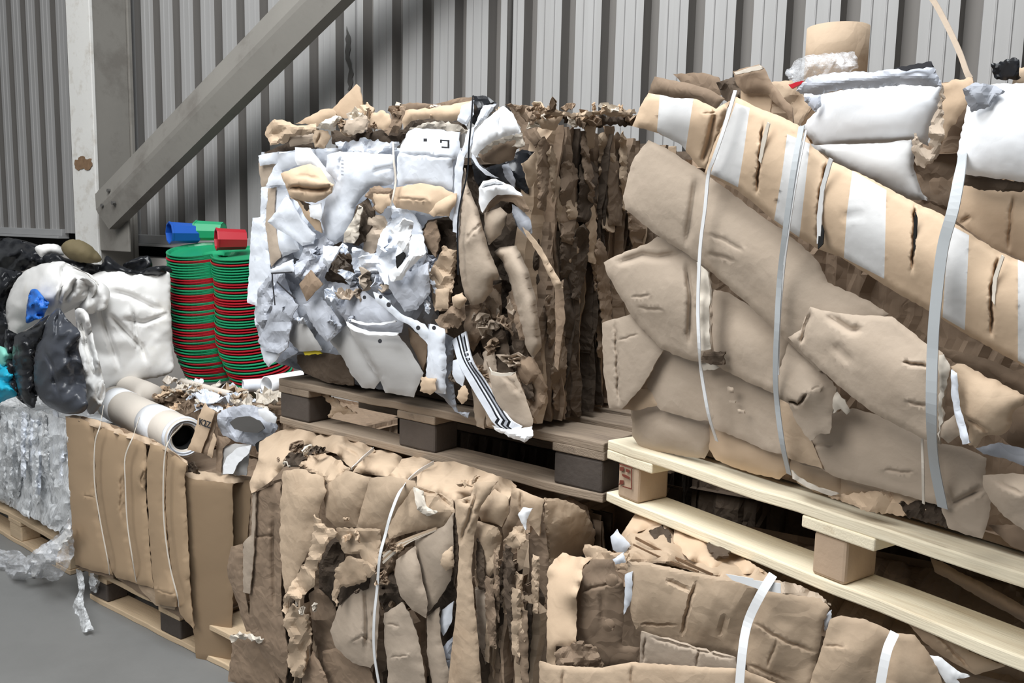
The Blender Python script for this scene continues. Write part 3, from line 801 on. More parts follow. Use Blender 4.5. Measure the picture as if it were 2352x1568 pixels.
# large lower right panel
S(c_, PC, 'kraft_grey', 'I', [25,572, 85,540, 130,430, 200,450, 330,470, 520,478, 560,510, 690,612, 760,650, 800,720, 780,840, 760,960, 748,1085, 660,1052, 440,935, 360,880, 250,790, 100,650],
  0.11, bulge=0.035, ew=24, roll=0.018,
  grooves=[[200,460, 260,500, 320,540, 390,535, 0.010, 14], [570,690, 640,705, 700,715, 0.012, 6], [590,880, 690,905, 0.006, 5], [80,610, 130,440, 0.012, 8], [230,600, 330,700, 0.006, 18]])
# long striped board along the top
S(c_, PC, 'kraft_tan', 'F', [1690,222, 1735,245, 1800,270, 1838,290, 1865,335, 1905,368, 1990,405, 2105,467, 2160,490, 2240,545, 2300,580, 2430,635, 2430,885, 2352,842, 2288,806, 2221,768, 2135,715, 2030,655, 1934,592, 1876,570, 1797,525, 1735,470, 1690,435, 1618,398, 1640,330],
  0.125, bulge=0.035, ew=30, roll=0.03, name='striped_board', label='long board with pale printed stripes',
  bands=[('white_print', [1690,236, 1722,248, 1708,350, 1695,430, 1660,412, 1632,400, 1662,310]),
         ('white_print', [1808,308, 1860,330, 1848,440, 1836,545, 1778,505, 1796,400]),
         ('white_print', [1958,392, 2036,436, 2031,640, 1938,592, 1945,490]),
         ('white_print', [2182,516, 2226,540, 2216,758, 2165,728, 2172,620]),
         ('white_print', [2338,596, 2420,636, 2420,872, 2338,828])],
  grooves=[[1752,285, 1744,370, 1738,445, 0.02, 5], [1900,368, 1882,455, 1880,568, 0.025, 6], [2101,471, 2099,537, 2095,620, 0.022, 5], [2293,588, 2276,668, 2279,772, 0.022, 6],
           [1640,330, 1655,280, 0.01, 6], [1925,500, 1990,490, 0.003, 20]])
for fl_, mm in (([1762,280, 1768,284, 1758,330, 1748,375, 1742,368, 1750,320], 'torn_core'), ([1904,362, 1912,366, 1892,440, 1886,520, 1884,556, 1876,560, 1876,500, 1884,430], 'white_print'),
                ([1886,512, 1892,530, 1890,560, 1878,572, 1880,540], 'void'), ([2300,585, 2306,590, 2290,640, 2284,700, 2278,690, 2280,640], 'torn_core'), ([2102,486, 2106,500, 2104,560, 2099,590, 2098,530], 'void')):  # the void slivers paint the shade inside the slits
    S(c_, PC, mm, 'F', fl_, 0.145, roll=0, rag=0.6, thick=0.002, name='torn_edge')
# left box end with white print
S(c_, PC, 'kraft_tan', 'E', [265,515, 420,540, 530,545, 640,600, 715,560, 660,760, 590,945, 545,930, 440,800, 320,740, 175,700, 215,600],
  0.10, bulge=0.03, ew=26, roll=0.02, name='striped_board', bands=[('white_print', [330,505, 518,530, 470,840, 312,730])],
  grooves=[[640,600, 600,800, 560,920, 0.015, 10], [560,625, 640,630, 0.006, 4]])
S(c_, PC, 'kraft_brown', 'E', [410,430, 560,425, 640,445, 690,520, 610,510, 480,465], 0.0)
S(c_, PC, 'kraft_brown', 'E', [300,425, 480,460, 610,500, 690,550, 640,605, 530,550, 410,545, 262,515], 0.13, bulge=0.012, crump=0.004)
# top clutter
S(c_, PC, 'kraft_dark', 'E', [660,470, 760,440, 800,500, 790,560, 740,570, 700,540], 0.02, crump=0.02, cs=0.03)
S(c_, PC, 'kraft', 'E', [940,470, 1050,465, 1100,540, 1160,590, 1100,670, 1080,710, 1000,670, 940,640], 0.03, crump=0.012, cs=0.05)
S(c_, PC, 'kraft_brown', 'E', [735,400, 880,362, 905,380, 940,450, 1000,530, 1062,600, 1062,690, 1030,620, 960,560, 930,520, 800,515, 760,470], 0.07, bulge=0.015, ew=10)
S(c_, PC, 'kraft_tan', 'E', [785,515, 938,520, 935,640, 780,610], 0.06, roll=0.004, ew=8)
S(c_, PC, 'torn_core', 'E', [740,400, 880,363, 900,380, 885,388, 750,415], 0.085, roll=0.002)
S(c_, PC, 'kraft_brown', 'E', [1905,470, 2060,470, 2060,560, 2020,700, 1990,800, 1970,1000, 1925,1150, 1860,1130, 1760,1060, 1740,900, 1850,860, 1900,700], -0.03, crump=0.01)
S(c_, PC, 'kraft_tan', 'E', [1905,470, 2060,452, 2060,500, 2010,590, 1960,660, 1908,800], 0.0, crump=0.006, rag=3)
S(c_, PC, 'white_bright', 'E', [1120,700, 1200,620, 1225,520, 1500,480, 1893,465, 1885,600, 1845,700, 1815,810, 1760,790, 1640,790, 1400,805, 1230,825, 1180,800],
  0.05, bulge=0.05, ew=30, roll=0.03, rag=2, name='white_sheet', label='bright white paperboard sheet')
S(c_, PC, 'grey_board', 'E', [1085,505, 1150,430, 1300,400, 1500,400, 1700,372, 1840,352, 1892,450, 1893,485, 1700,470, 1500,490, 1320,500, 1230,525, 1110,522],
  0.09, bulge=0.03, ew=12, crump=0.012, cs=0.06, rag=2, name='rolled_rim', label='grey rolled rim of the white sheet')
S(c_, PC, 'ink', 'E', [1630,378, 1720,360, 1830,340, 1845,372, 1760,378, 1690,395], 0.115, roll=0, crump=0.004, rag=2)
S(c_, PC, 'grey_board', 'E', [1130,500, 1220,520, 1225,590, 1190,620, 1130,560], 0.07, crump=0.015, cs=0.03)
S(c_, PC, 'white_print', 'E', [1170,805, 1400,800, 1600,792, 1725,775, 1745,830, 1740,940, 1780,1060, 1815,1115, 1700,1105, 1400,960, 1290,895],
  0.075, bulge=0.03, ew=24, roll=0.02, name='white_sheet')
S(c_, PC, 'kraft_grey', 'E', [1893,470, 1905,490, 1903,780, 1880,860, 1800,935, 1755,920, 1732,850, 1740,740, 1775,790, 1815,830, 1845,820, 1820,760, 1850,640, 1885,560],
  0.095, crump=0.012, cs=0.035, rag=4, name='torn_edge')
S(c_, PC, 'kraft_tan', 'E', [1965,1005, 2080,1010, 2200,1060, 2540,1070, 2540,1500, 2352,1430, 2200,1370, 2040,1260, 1945,1190, 1955,1100], 0.06, bulge=0.025,
  grooves=[[2290,1080, 2280,1200, 2265,1400, 0.008, 7], [2000,1240, 2060,1200, 0.006, 8]])
S(c_, PC, 'kraft_dark', 'E', [1985,960, 2150,985, 2352,1020, 2540,1030, 2540,1060, 2250,1058, 2090,1045, 1975,1010], 0.09, crump=0.01, cs=0.04, rag=3)
S(c_, PC, 'white_bright', 'E', [2050,530, 2110,470, 2352,462, 2540,460, 2540,1040, 2352,1010, 2150,985, 1995,965, 1980,850, 2025,640],
  0.11, bulge=0.045, ew=30, roll=0.02, rag=2, name='white_sheet')
S(c_, PC, 'grey_board', 'E', [2010,495, 2080,458, 2200,478, 2235,500, 2160,595, 2060,625, 2030,560], 0.14, crump=0.02, cs=0.04, rag=2)
S(c_, PC, 'bag_black', 'E', [2168,352, 2210,350, 2300,318, 2325,330, 2325,440, 2200,442, 2175,400], 0.0, crump=0.012, cs=0.04, rag=3, name='black_plastic')
S(c_, PC, 'kraft', 'E', [2300,400, 2352,395, 2500,400, 2500,470, 2300,460], 0.0, crump=0.012, rag=3)
S(c_, PC, 'red_plastic', 'E', [1042,470, 1118,448, 1120,460, 1060,492], 0.06, roll=0, rag=1, name='red_scrap')
# right of the wide strap
S(c_, PC, 'kraft_brown', 'I', [735,620, 900,660, 1000,690, 1154,760, 1230,800, 1230,880, 1154,850, 1000,775, 860,715, 770,655], 0.07, bulge=0.02)
S(c_, PC, 'kraft_brown', 'I', [1050,1050, 1110,930, 1230,870, 1230,1120, 1100,1085], 0.05, bulge=0.02)
S(c_, PC, 'grey_board', 'I', [920,1105, 1030,1078, 1154,1108, 1230,1125, 1230,1205, 1154,1192, 1050,1152, 960,1135], 0.07)
S(c_, PC, 'kraft', 'I', [800,712, 850,700, 1000,772, 1154,850, 1150,890, 1100,935, 1090,1000, 1050,1040, 960,1050, 920,1105, 880,1080, 890,1000, 850,950, 830,860, 805,780],
  0.12, bulge=0.04, ew=18, crump=0.006, rag=3, grooves=[[870,960, 960,1010, 1000,1045, 0.012, 8]], name='curled_scrap')
S(c_, PC, 'white_board', 'I', [803,728, 832,745, 845,900, 872,990, 892,1080, 858,1088, 830,980, 803,850], 0.15, crump=0.004, name='torn_edge')
S(c_, PC, 'kraft_grey', 'I', [765,990, 830,940, 842,1040, 790,1078, 755,1050], 0.11, bulge=0.01, ew=8)
S(c_, PC, 'torn_core', 'I', [745,660, 770,655, 800,725, 785,800, 760,870, 762,960, 745,1080, 740,960, 748,800], 0.145, crump=0.008, cs=0.02, rag=3, name='torn_edge')
S(c_, PC, 'kraft_grey', 'I', [958,1240, 1100,1228, 1240,1240, 1240,1510, 1154,1495, 1060,1430, 1000,1360, 962,1290], 0.075, bulge=0.035, grooves=[[1020,1260, 1090,1300, 1150,1330, 0.006, 8]])
S(c_, PC, 'kraft_brown', 'I', [1000,1475, 1100,1490, 1240,1540, 1240,1620, 1100,1560], 0.03, bulge=0.01)
# marks pressed into the board
for fl_ in ([985,640, 1035,645, 1040,690, 990,690], [1000,745, 1055,748, 1050,768, 1005,765], [1070,815, 1120,820, 1125,850, 1075,850]):
    S(emb, PC, 'kraft_grey', 'H', fl_, 0.046, bulge=0.004, ew=4, roll=0.003, thick=0.002, name='embossed_mark')
# straps
def SO(par, pl, v, flat, offs, w, m, **kw):
    p = pix(v, flat)
    return ribbon(par, pl.at(p[:, 0], p[:, 1], np.array(offs)), pl.n, w, m, **kw)
SO(c_, PC, 'F', [1690,208, 1664,295, 1640,365, 1628,400, 1620,480, 1609,570, 1604,700, 1607,800, 1611,850, 1628,950, 1647,1012], [0.145,0.155,0.15,0.135,0.13,0.125,0.12,0.115,0.08,0.065,0.03], 0.0075, 'strap_white')
SO(c_, PC, 'F', [1842,290, 1824,390, 1806,520, 1792,640, 1785,760, 1782,860, 1786,930, 1798,1020, 1813,1088], [0.15,0.17,0.16,0.13,0.12,0.10,0.08,0.065,0.03], 0.0105, 'strap_grey')
SO(c_, PC, 'F', [1852,300, 1832,400, 1812,530, 1798,650, 1790,760, 1788,860], [0.148,0.168,0.158,0.128,0.118,0.10], 0.004, 'strap_white')
SO(c_, PC, 'F', [2213,345, 2206,395, 2190,480, 2166,570, 2150,700, 2143,800, 2140,950, 2146,1060, 2166,1165], [0.10,0.150,0.175,0.175,0.17,0.165,0.155,0.10,0.06], 0.0155, 'strap_grey', label='wide grey strap')
SO(c_, PC, 'I', [666,1060, 670,1200, 673,1370], [0.07,0.08,0.05], 0.004, 'strap_twine')
# loose pale strip standing up from the top right
SO(c_, PC, 'E', [1800,-60, 1860,20, 1930,150, 1995,290, 2035,400, 2060,445], [-0.40,-0.38,-0.34,-0.28,-0.2,-0.12], 0.010, 'kraft_grey', name='loose_strip', label='pale loose strip hanging down to the bale')
# film and tube on top
tp = front_plane(2.45, 1.0)
e = tp.at(np.array([1917.0]), np.array([190.0]))[0]
V, Fc = tube_mesh([(e[0], e[1], 1.80), (e[0], e[1], 1.95), (e[0], e[1], 2.06)], 0.0, 8)
dist = np.linalg.norm(e[:2]); rr = 63.0 / F * dist * 0.99
ztop = tp.at(np.array([1917.0]), np.array([66.0]))[0][2]
V, Fc = tube_mesh([(e[0], e[1], 1.79), (e[0], e[1], 1.95), (e[0], e[1], ztop)], rr, 48, r_in=rr - 0.008)
tag(link('cardboard_tube', V, Fc, 'kraft', origin=(e[0], e[1], 1.79)), 'wide brown cardboard tube standing upright on top of the striped bale', 'tube')
fs = S(None, front_plane(2.26, 1.0), 'film_clear', 'E', [1028,400, 1090,330, 1180,300, 1400,285, 1430,380, 1360,410, 1150,440, 1070,470], 0.0, bulge=0.03, crump=0.03, cs=0.04, rag=3, name='plastic_wrap')
tag(fs, 'clump of clear plastic wrap around the foot of the upright cardboard tube', 'plastic wrap')
# scrap curled inside the new pallet
rs = S(None, front_plane(YC, kC, 0.12), 'kraft_brown', 'J', [1905,585, 1960,600, 2040,650, 2130,690, 2420,850, 2420,930, 2300,860, 2150,780, 2000,690, 1925,650], 0.0, bulge=0.02, crump=0.006, name='curled_cardboard')
tag(rs, 'curled brown cardboard scrap lying inside the new pallet at the right', 'cardboard scrap')
# stamp burnt into the left block of the new pallet: a frame with four marks
sp = front_plane(2.247, kC, 0.0)
blk = [o_ for o_ in palC.children if o_.name.startswith('block')][0]
for fl_ in ([303,415, 420,425, 418,545, 305,530], [490,470, 592,510, 590,590, 485,560], [370,625, 470,655, 600,730, 590,800, 500,745, 430,720, 385,690], [310,810, 420,825, 415,930, 270,960, 300,900],
            [640,470, 660,480, 665,1085, 640,1080], [390,985, 650,1060, 655,1100, 385,1015], [290,320, 640,420, 700,470, 640,450, 290,345]):
    a = [(fl_[i] / 13.07 + 1400 if i % 2 == 0 else fl_[i] / 13.07 + 1040) for i in range(len(fl_))]
    S(blk, sp, 'stamp_ink', 'F', a, 0.0015, roll=0, thick=0.001, rag=0.3, res=4, name='stamp_mark')

# the bale goes on past the right edge of the photograph
for i, (m_, x0, y0) in enumerate((('kraft_grey', 2380, 300), ('kraft_tan', 2390, 660), ('kraft_grey', 2370, 900), ('kraft', 2380, 1160), ('kraft_grey', 2560, 480), ('kraft_grey', 2600, 1180))):
    S(c_, PC, m_, 'F', [x0, y0, x0 + 180, y0 + 70, x0 + 330, y0 + 170, x0 + 340, y0 + 380, x0 + 240, y0 + 400, x0 + 90, y0 + 330, x0 - 10, y0 + 230], 0.05 + 0.02 * (i % 3), bulge=0.03, ew=24, roll=0.015)
uC, bC = dirs(kC)
layers(c_, side_plane(fp(YC, kC, 0.86), kC), fp(YC, kC, 0.86), bC, 0.74, 1.14, 1.79, 60, ['kraft_brown', 'kraft', 'kraft_brown', 'kraft_dark'], 51, out=(-0.03, 0.03), wob=0.012, lean=0.03)
# ================================================================ crumpled paper bale
a_ = baleA
WB, GB, WW = 'white_board', 'grey_board', 'white_bright'
S(a_, PA, GB, 'F', [590,520, 760,520, 1000,560, 1010,760, 960,860, 900,900, 760,870, 690,850, 625,830, 600,800, 585,700], -0.01, crump=0.05, cs=0.10)
S(a_, PA, WB, 'F', [600,350, 760,340, 1060,340, 1060,560, 900,600, 700,600, 600,560], -0.01, crump=0.03, cs=0.10)
S(a_, PA, GB, 'F', [585,560, 640,600, 680,700, 700,800, 640,835, 605,810, 585,740], 0.02, crump=0.03, cs=0.06)
S(a_, PA, WB, 'F', [580,500, 598,498, 600,435, 622,430, 612,520, 620,600, 622,660, 596,705, 568,695, 572,620, 576,540], 0.02, crump=0.01, name='white_sheet')
S(a_, PA, 'kraft_grey', 'A', [190,860, 250,850, 235,1100, 290,1400, 215,1475, 190,1300, 168,1150], 0.025)
S(a_, PA, WB, 'A', [245,860, 345,850, 350,920, 400,1050, 380,1200, 440,1340, 290,1405, 245,1200], 0.02, crump=0.01)
S(a_, PA, 'kraft_grey', 'A', [115,660, 260,640, 245,780, 205,835, 140,850, 122,750], 0.02)
S(a_, PA, WB, 'A', [112,605, 268,572, 268,665, 125,685], 0.035)
S(a_, PA, WB, 'A', [268,590, 540,555, 570,660, 420,680, 300,720, 330,835, 172,838, 230,700, 265,660], 0.04, crump=0.006)
S(a_, PA, WW, 'A', [400,538, 520,543, 560,600, 650,720, 735,840, 710,920, 640,790, 560,690, 420,680, 400,640], 0.05, name='white_sheet')
S(a_, PA, 'kraft_dark', 'A', [150,585, 350,500, 520,465, 545,545, 400,560, 180,590], 0.01, crump=0.008)
S(a_, PA, 'kraft', 'A', [165,440, 180,380, 240,318, 320,330, 420,370, 565,350, 565,425, 480,440, 360,455, 340,500, 205,525, 188,470], 0.06, crump=0.02, cs=0.05, rag=2)
S(a_, PA, 'kraft_grey', 'A', [350,450, 540,430, 560,500, 360,535, 345,480], 0.045, crump=0.01)
S(a_, PA, 'kraft_tan', 'A', [400,355, 600,245, 695,238, 725,290, 640,335, 560,385, 480,352], 0.03, rag=2)
S(a_, PA, 'kraft_tan', 'A', [690,240, 880,45, 905,70, 930,200, 900,240, 880,320, 760,310, 720,288], 0.0, rag=1, roll=0.003)
S(a_, PA, 'kraft', 'A', [860,240, 900,230, 960,185, 1020,240, 1000,270, 940,290, 870,300], 0.01, crump=0.02, cs=0.03, rag=4)
S(a_, PA, 'torn_core', 'A', [560,385, 640,318, 720,288, 765,312, 722,365, 700,412, 640,400, 600,392], 0.075, crump=0.015, cs=0.03, rag=3)
S(a_, PA, 'kraft', 'A', [545,400, 655,410, 680,455, 635,545, 555,540, 540,470], 0.07, rag=2, grooves=[[600,420, 570,530, 0.008, 5]])
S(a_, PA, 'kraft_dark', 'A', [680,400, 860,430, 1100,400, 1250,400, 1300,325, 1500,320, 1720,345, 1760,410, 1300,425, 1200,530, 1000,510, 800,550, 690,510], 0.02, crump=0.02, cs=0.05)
S(a_, PA, 'kraft_grey', 'A', [740,380, 800,330, 960,288, 1005,330, 965,400, 860,445, 780,425], 0.065, crump=0.012, cs=0.05, rag=3)
S(a_, PA, 'kraft_tan', 'A', [960,290, 1090,248, 1145,290, 1155,360, 1105,410, 1000,382], 0.07, rag=2, crump=0.006)
S(a_, PA, 'kraft_brown', 'A', [1140,262, 1260,218, 1275,300, 1232,370, 1200,450, 1130,450, 1100,400, 1152,350], 0.075, crump=0.02, cs=0.03, rag=3)
S(a_, PA, 'kraft_brown', 'A', [1150,222, 1300,188, 1500,200, 1700,150, 1815,145, 1805,185, 1620,220, 1400,240, 1200,255], 0.0, crump=0.006)
S(a_, PA, 'kraft_tan', 'A', [1265,250, 1480,230, 1620,210, 1795,168, 1805,240, 1745,345, 1600,332, 1430,318, 1310,335, 1250,395, 1235,340], 0.085, bulge=0.02, rag=2, crump=0.005)
S(a_, PA, WB, 'A', [715,500, 820,500, 950,468, 1100,500, 1215,495, 1195,560, 1100,592, 1000,582, 780,575, 738,555], 0.045, crump=0.022, cs=0.03, rag=4)
S(a_, PA, 'torn_core', 'A', [1290,400, 1400,350, 1560,335, 1700,370, 1760,420, 1700,440, 1560,400, 1400,410], 0.06, crump=0.015, cs=0.03, rag=3)
wsl = S(a_, PA, WB, 'A', [750,570, 900,575, 1180,600, 1182,640, 1172,830, 1080,840, 990,852, 930,920, 870,1000, 850,1100, 800,1200, 720,1270, 640,1260, 605,1100, 640,950, 700,880, 725,800, 640,720, 650,600],
  0.065, bulge=0.03, crump=0.006, cs=0.13, name='white_sheet', label='broad white paper sheet', grooves=[[760,580, 740,800, 0.01, 6], [770,575, 1000,590, 1180,610, 0.006, 5], [1000,730, 1170,690, 0.005, 10]])
wsr = S(a_, PA, WB, 'A', [1230,520, 1290,410, 1340,388, 1500,398, 1690,420, 1692,620, 1642,645, 1632,870, 1500,852, 1300,825, 1205,838, 1198,640],
  0.085, bulge=0.02, ew=16, rag=2, name='white_sheet', grooves=[[1210,590, 1400,600, 1640,625, 0.006, 4]])
for fl_ in ([1406,470, 1432,470, 1432,494, 1406,494], [1538,478, 1606,482, 1606,494, 1538,490], [1594,482, 1608,482, 1608,545, 1594,545], [1548,532, 1606,536, 1606,548, 1548,544], [1536,478, 1548,478, 1548,505, 1536,505]):
    S(wsr, PA, 'ink', 'A', fl_, 0.116, roll=0, thick=0.001, rag=0.2, res=4, name='printed_mark')
for k_ in range(5):
    S(wsl, PA, GB, 'A', [762,635 + k_ * 28, 778,637 + k_ * 28, 778,648 + k_ * 28, 762,646 + k_ * 28], 0.108, roll=0, thick=0.001, rag=0.2, res=4, name='printed_mark')
S(a_, PA, 'kraft_tan', 'A', [1190,852, 1380,818, 1560,850, 1600,880, 1652,900, 1650,980, 1600,1065, 1560,1080, 1470,1070, 1360,1040, 1190,1012, 1158,950],
  0.105, bulge=0.025, ew=14, crump=0.004, grooves=[[1190,940, 1350,945, 1450,960, 0.006, 5]])
S(a_, PA, 'kraft_tan', 'A', [1448,1050, 1500,980, 1600,920, 1662,898, 1662,965, 1605,1082, 1520,1062, 1488,1085], 0.135, bulge=0.01, rag=2)
S(a_, PA, 'kraft_brown', 'A', [985,860, 1060,838, 1165,870, 1180,850, 1180,920, 1150,985, 1070,1062, 1020,1032, 1000,950, 945,925], 0.085, crump=0.015, cs=0.04, rag=3)
S(a_, PA, 'kraft_tan', 'A', [1010,900, 1140,900, 1150,980, 1075,1055, 1030,1020], 0.105, rag=2)
S(a_, PA, 'kraft_dark', 'A', [880,1000, 965,935, 1020,1040, 1035,1150, 970,1250, 900,1310, 850,1300, 845,1150], 0.085, crump=0.015, cs=0.04)
S(a_, PA, 'kraft_grey', 'A', [980,1050, 1100,1080, 1135,1150, 1095,1250, 1010,1380, 930,1340, 955,1200], 0.075, crump=0.02, cs=0.05)
S(a_, PA, 'torn_core', 'A', [855,1100, 900,1000, 925,1010, 895,1250, 860,1290, 780,1285, 785,1210], 0.10, wave=(0.006, 0.018, 70), name='fluted_edge')
S(a_, PA, 'kraft_tan', 'A', [288,745, 400,700, 520,668, 600,700, 660,800, 705,830, 692,895, 640,935, 560,975, 450,955, 360,922, 330,850],
  0.10, bulge=0.04, ew=14, crump=0.006, grooves=[[340,870, 430,850, 550,875, 690,850, 0.035, 8], [400,780, 480,760, 600,790, 0.008, 8]], name='crushed_bag', label='crushed brown paper bag')
S(a_, PA, WB, 'A', [330,915, 372,960, 440,1080, 520,1180, 565,1222, 545,1295, 460,1312, 380,1250, 240,1165, 185,1122, 260,1030], 0.075, rag=1, crump=0.01, cs=0.1)
S(a_, PA, 'kraft_tan', 'A', [350,928, 430,928, 520,1000, 600,1130, 610,1210, 560,1185, 480,1085, 420,965], 0.09, crump=0.008)
S(a_, PA, WW, 'A', [508,990, 600,975, 612,1060, 592,1112, 520,1085], 0.10)
S(a_, PA, 'kraft_dark', 'A', [440,960, 520,985, 515,1080, 470,1050], 0.095)
S(a_, PA, GB, 'A', [480,1300, 620,1235, 710,1300, 650,1400, 560,1500, 400,1560, 375,1480, 440,1400], 0.07, crump=0.035, cs=0.05, rag=2)
S(a_, PA, 'kraft_dark', 'A', [640,1330, 760,1280, 850,1400, 870,1580, 700,1640, 620,1550, 600,1420], 0.05, crump=0.03, cs=0.05)
S(a_, PA, WB, 'A', [850,1320, 960,1340, 1040,1400, 1025,1530, 900,1570, 840,1450], 0.07, crump=0.035, cs=0.05, rag=2)
S(a_, PA, WB, 'A', [1150,995, 1260,1010, 1350,1100, 1400,1200, 1432,1400, 1385,1500, 1445,1600, 1300,1660, 1100,1610, 1025,1450, 1045,1300, 1090,1180, 1160,1100],
  0.10, crump=0.045, cs=0.06, rag=2, name='crumpled_sheet', label='tightly crumpled white sheet')
S(a_, PA, 'void', 'A', [1188,1395, 1250,1355, 1262,1390, 1235,1440, 1198,1485], 0.15, roll=0, name='hole_shade')  # black patch painted for the darkness inside the hollow
S(a_, PA, WW, 'A', [1150,1180, 1260,1100, 1330,1130, 1300,1260, 1280,1420, 1230,1330, 1180,1290], 0.145, crump=0.03, cs=0.04, rag=2)
S(a_, PA, 'kraft_dark', 'A', [1440,1110, 1600,1080, 1660,1150, 1670,1620, 1480,1620, 1430,1300, 1375,1215], 0.055, crump=0.02, cs=0.05)
S(a_, PA, 'kraft_brown', 'A', [1440,1130, 1500,1110, 1540,1250, 1500,1400, 1440,1330, 1385,1230], 0.085, crump=0.015, cs=0.04)
S(a_, PA, 'kraft', 'C', [1345,200, 1440,10, 1530,50, 1528,180, 1500,330, 1470,480, 1375,485, 1345,300], 0.10, crump=0.035, cs=0.045, rag=3)
S(a_, PA, 'kraft', 'C', [1382,325, 1482,318, 1472,470, 1380,460], 0.125, rag=1)
S(a_, PA, 'kraft_brown', 'C', [1470,470, 1580,410, 1602,520, 1540,612, 1490,592, 1450,645, 1375,545], 0.11, crump=0.025, cs=0.04, rag=3)
S(a_, PA, 'kraft', 'C', [1500,380, 1570,350, 1610,400, 1560,470, 1505,450], 0.13, bulge=0.015, ew=6)
S(a_, PA, WB, 'A', [1690,560, 1725,640, 1705,800, 1692,1000, 1672,1210, 1635,1200, 1645,900, 1650,700], 0.125, name='white_sheet')
S(a_, PA, WB, 'A', [1700,590, 1755,400, 1795,380, 1785,500, 1722,630], 0.135)
# upper right corner of the front
S(a_, PA, 'bag_black', 'B', [245,490, 350,560, 450,520, 600,430, 690,450, 650,560, 640,740, 560,690, 430,640, 300,690, 270,640], 0.03, crump=0.03, cs=0.06, name='black_plastic')
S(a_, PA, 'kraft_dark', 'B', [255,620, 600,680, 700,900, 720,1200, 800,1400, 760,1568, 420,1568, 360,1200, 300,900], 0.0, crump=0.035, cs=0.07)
S(a_, PA, 'kraft_brown', 'B', [500,120, 660,130, 680,260, 740,360, 690,420, 620,330, 560,230], 0.03, crump=0.012)
S(a_, PA, 'bag_black', 'B', [265,60, 345,60, 425,110, 345,145, 275,265, 240,245, 262,150], 0.09, crump=0.02, cs=0.04, name='black_plastic')
S(a_, PA, WB, 'B', [330,130, 425,115, 365,205, 268,285, 298,200], 0.115, crump=0.01)
S(a_, PA, WB, 'B', [180,130, 262,90, 268,190, 215,270, 150,230], 0.11, crump=0.012)
S(a_, PA, 'kraft_brown', 'B', [290,470, 400,380, 560,330, 615,350, 615,412, 562,432, 545,500, 440,535, 340,520], 0.09, bulge=0.02)
S(a_, PA, 'torn_core', 'B', [300,450, 430,345, 598,318, 618,405, 530,412, 560,370, 440,385, 330,470], 0.115, crump=0.012, cs=0.03, rag=3)
S(a_, PA, WW, 'B', [245,445, 258,330, 340,230, 470,130, 540,185, 595,312, 480,342, 400,372, 310,442, 288,485, 250,455], 0.13, bulge=0.02, grooves=[[455,140, 440,240, 445,330, 0.012, 8]], name='white_sheet')
S(a_, PA, GB, 'B', [460,540, 505,528, 555,640, 545,700, 480,620], 0.06)
S(a_, PA, WB, 'B', [255,460, 300,540, 380,600, 440,630, 350,610, 280,540, 250,490], 0.07)
S(a_, PA, WW, 'B', [300,700, 330,650, 420,635, 540,690, 605,755, 540,745, 430,745, 370,800, 325,870, 300,800], 0.115, bulge=0.02, ew=8, grooves=[[320,690, 430,675, 500,670, 0.02, 6]])
S(a_, PA, 'kraft_brown', 'B', [360,810, 430,742, 520,738, 605,755, 660,860, 612,868, 540,800, 450,790, 350,870], 0.095, crump=0.01)
S(a_, PA, 'kraft_grey', 'B', [340,870, 450,830, 505,880, 455,1020, 370,1095, 340,1000], 0.10, bulge=0.02, ew=10, crump=0.006)
S(a_, PA, GB, 'B', [530,810, 600,840, 660,920, 672,1010, 640,1045, 560,955, 500,885, 530,870], 0.09, bulge=0.012)
S(a_, PA, 'kraft_dark', 'B', [480,880, 530,870, 560,960, 520,1000, 490,960], 0.10)
S(a_, PA, 'kraft_grey', 'D', [455,50, 490,20, 590,10, 660,150, 710,330, 735,550, 742,620, 690,690, 650,620, 600,450, 560,250, 510,110], 0.09, bulge=0.045, ew=22, roll=0.03, name='curled_sheet', label='long grey-brown curled sheet')
S(a_, PA, 'kraft_grey', 'B', [200,560, 232,700, 300,860, 340,1010, 380,1150, 425,1250, 458,1335, 400,1340, 395,1410, 330,1492, 250,1512, 200,1430, 170,1290, 158,1100, 165,900, 178,700],
  0.12, bulge=0.05, ew=22, roll=0.03, name='curled_sheet', grooves=[[215,1070, 260,990, 320,950, 0.006, 6]])
S(a_, PA, 'kraft', 'B', [600,960, 680,1050, 760,1160, 860,1330, 885,1390, 830,1402, 740,1200, 620,1010], 0.10, bulge=0.01)
S(a_, PA, 'kraft_brown', 'D', [820,270, 868,215, 885,450, 858,600, 842,760, 818,730, 828,500], 0.08)
S(a_, PA, 'kraft_brown', 'D', [280,370, 400,350, 440,250, 495,235, 505,380, 485,560, 380,570, 330,650, 275,560], 0.06, crump=0.03, cs=0.045)
S(a_, PA, 'kraft_brown', 'D', [330,440, 400,370, 440,440, 400,560, 340,540], 0.08, crump=0.025, cs=0.03)
S(a_, PA, 'kraft_dark', 'D', [480,560, 560,430, 610,620, 600,780, 480,760, 440,640], 0.03, crump=0.02)
S(a_, PA, 'kraft_brown', 'D', [600,640, 700,690, 780,860, 760,960, 690,1060, 620,930, 590,780], 0.06, crump=0.02, cs=0.06)
S(a_, PA, 'kraft_grey', 'D', [405,690, 432,772, 585,772, 640,900, 692,1060, 680,1105, 570,1105, 500,1035, 450,900], 0.10, bulge=0.02, grooves=[[500,790, 560,830, 600,900, 0.008, 8]])
S(a_, PA, 'torn_core', 'D', [425,740, 440,765, 500,778, 585,768, 560,790, 500,795, 440,785], 0.125, roll=0)
S(a_, PA, GB, 'D', [60,480, 110,500, 215,565, 215,850, 235,1010, 310,1010, 300,1045, 220,1005, 160,930, 100,890, 48,800, 58,600], 0.09, bulge=0.03, ew=12, crump=0.01)
S(a_, PA, WB, 'D', [70,480, 160,510, 170,700, 165,900, 100,890, 48,800, 58,600], 0.125, bulge=0.015, rag=2, name='white_sheet')
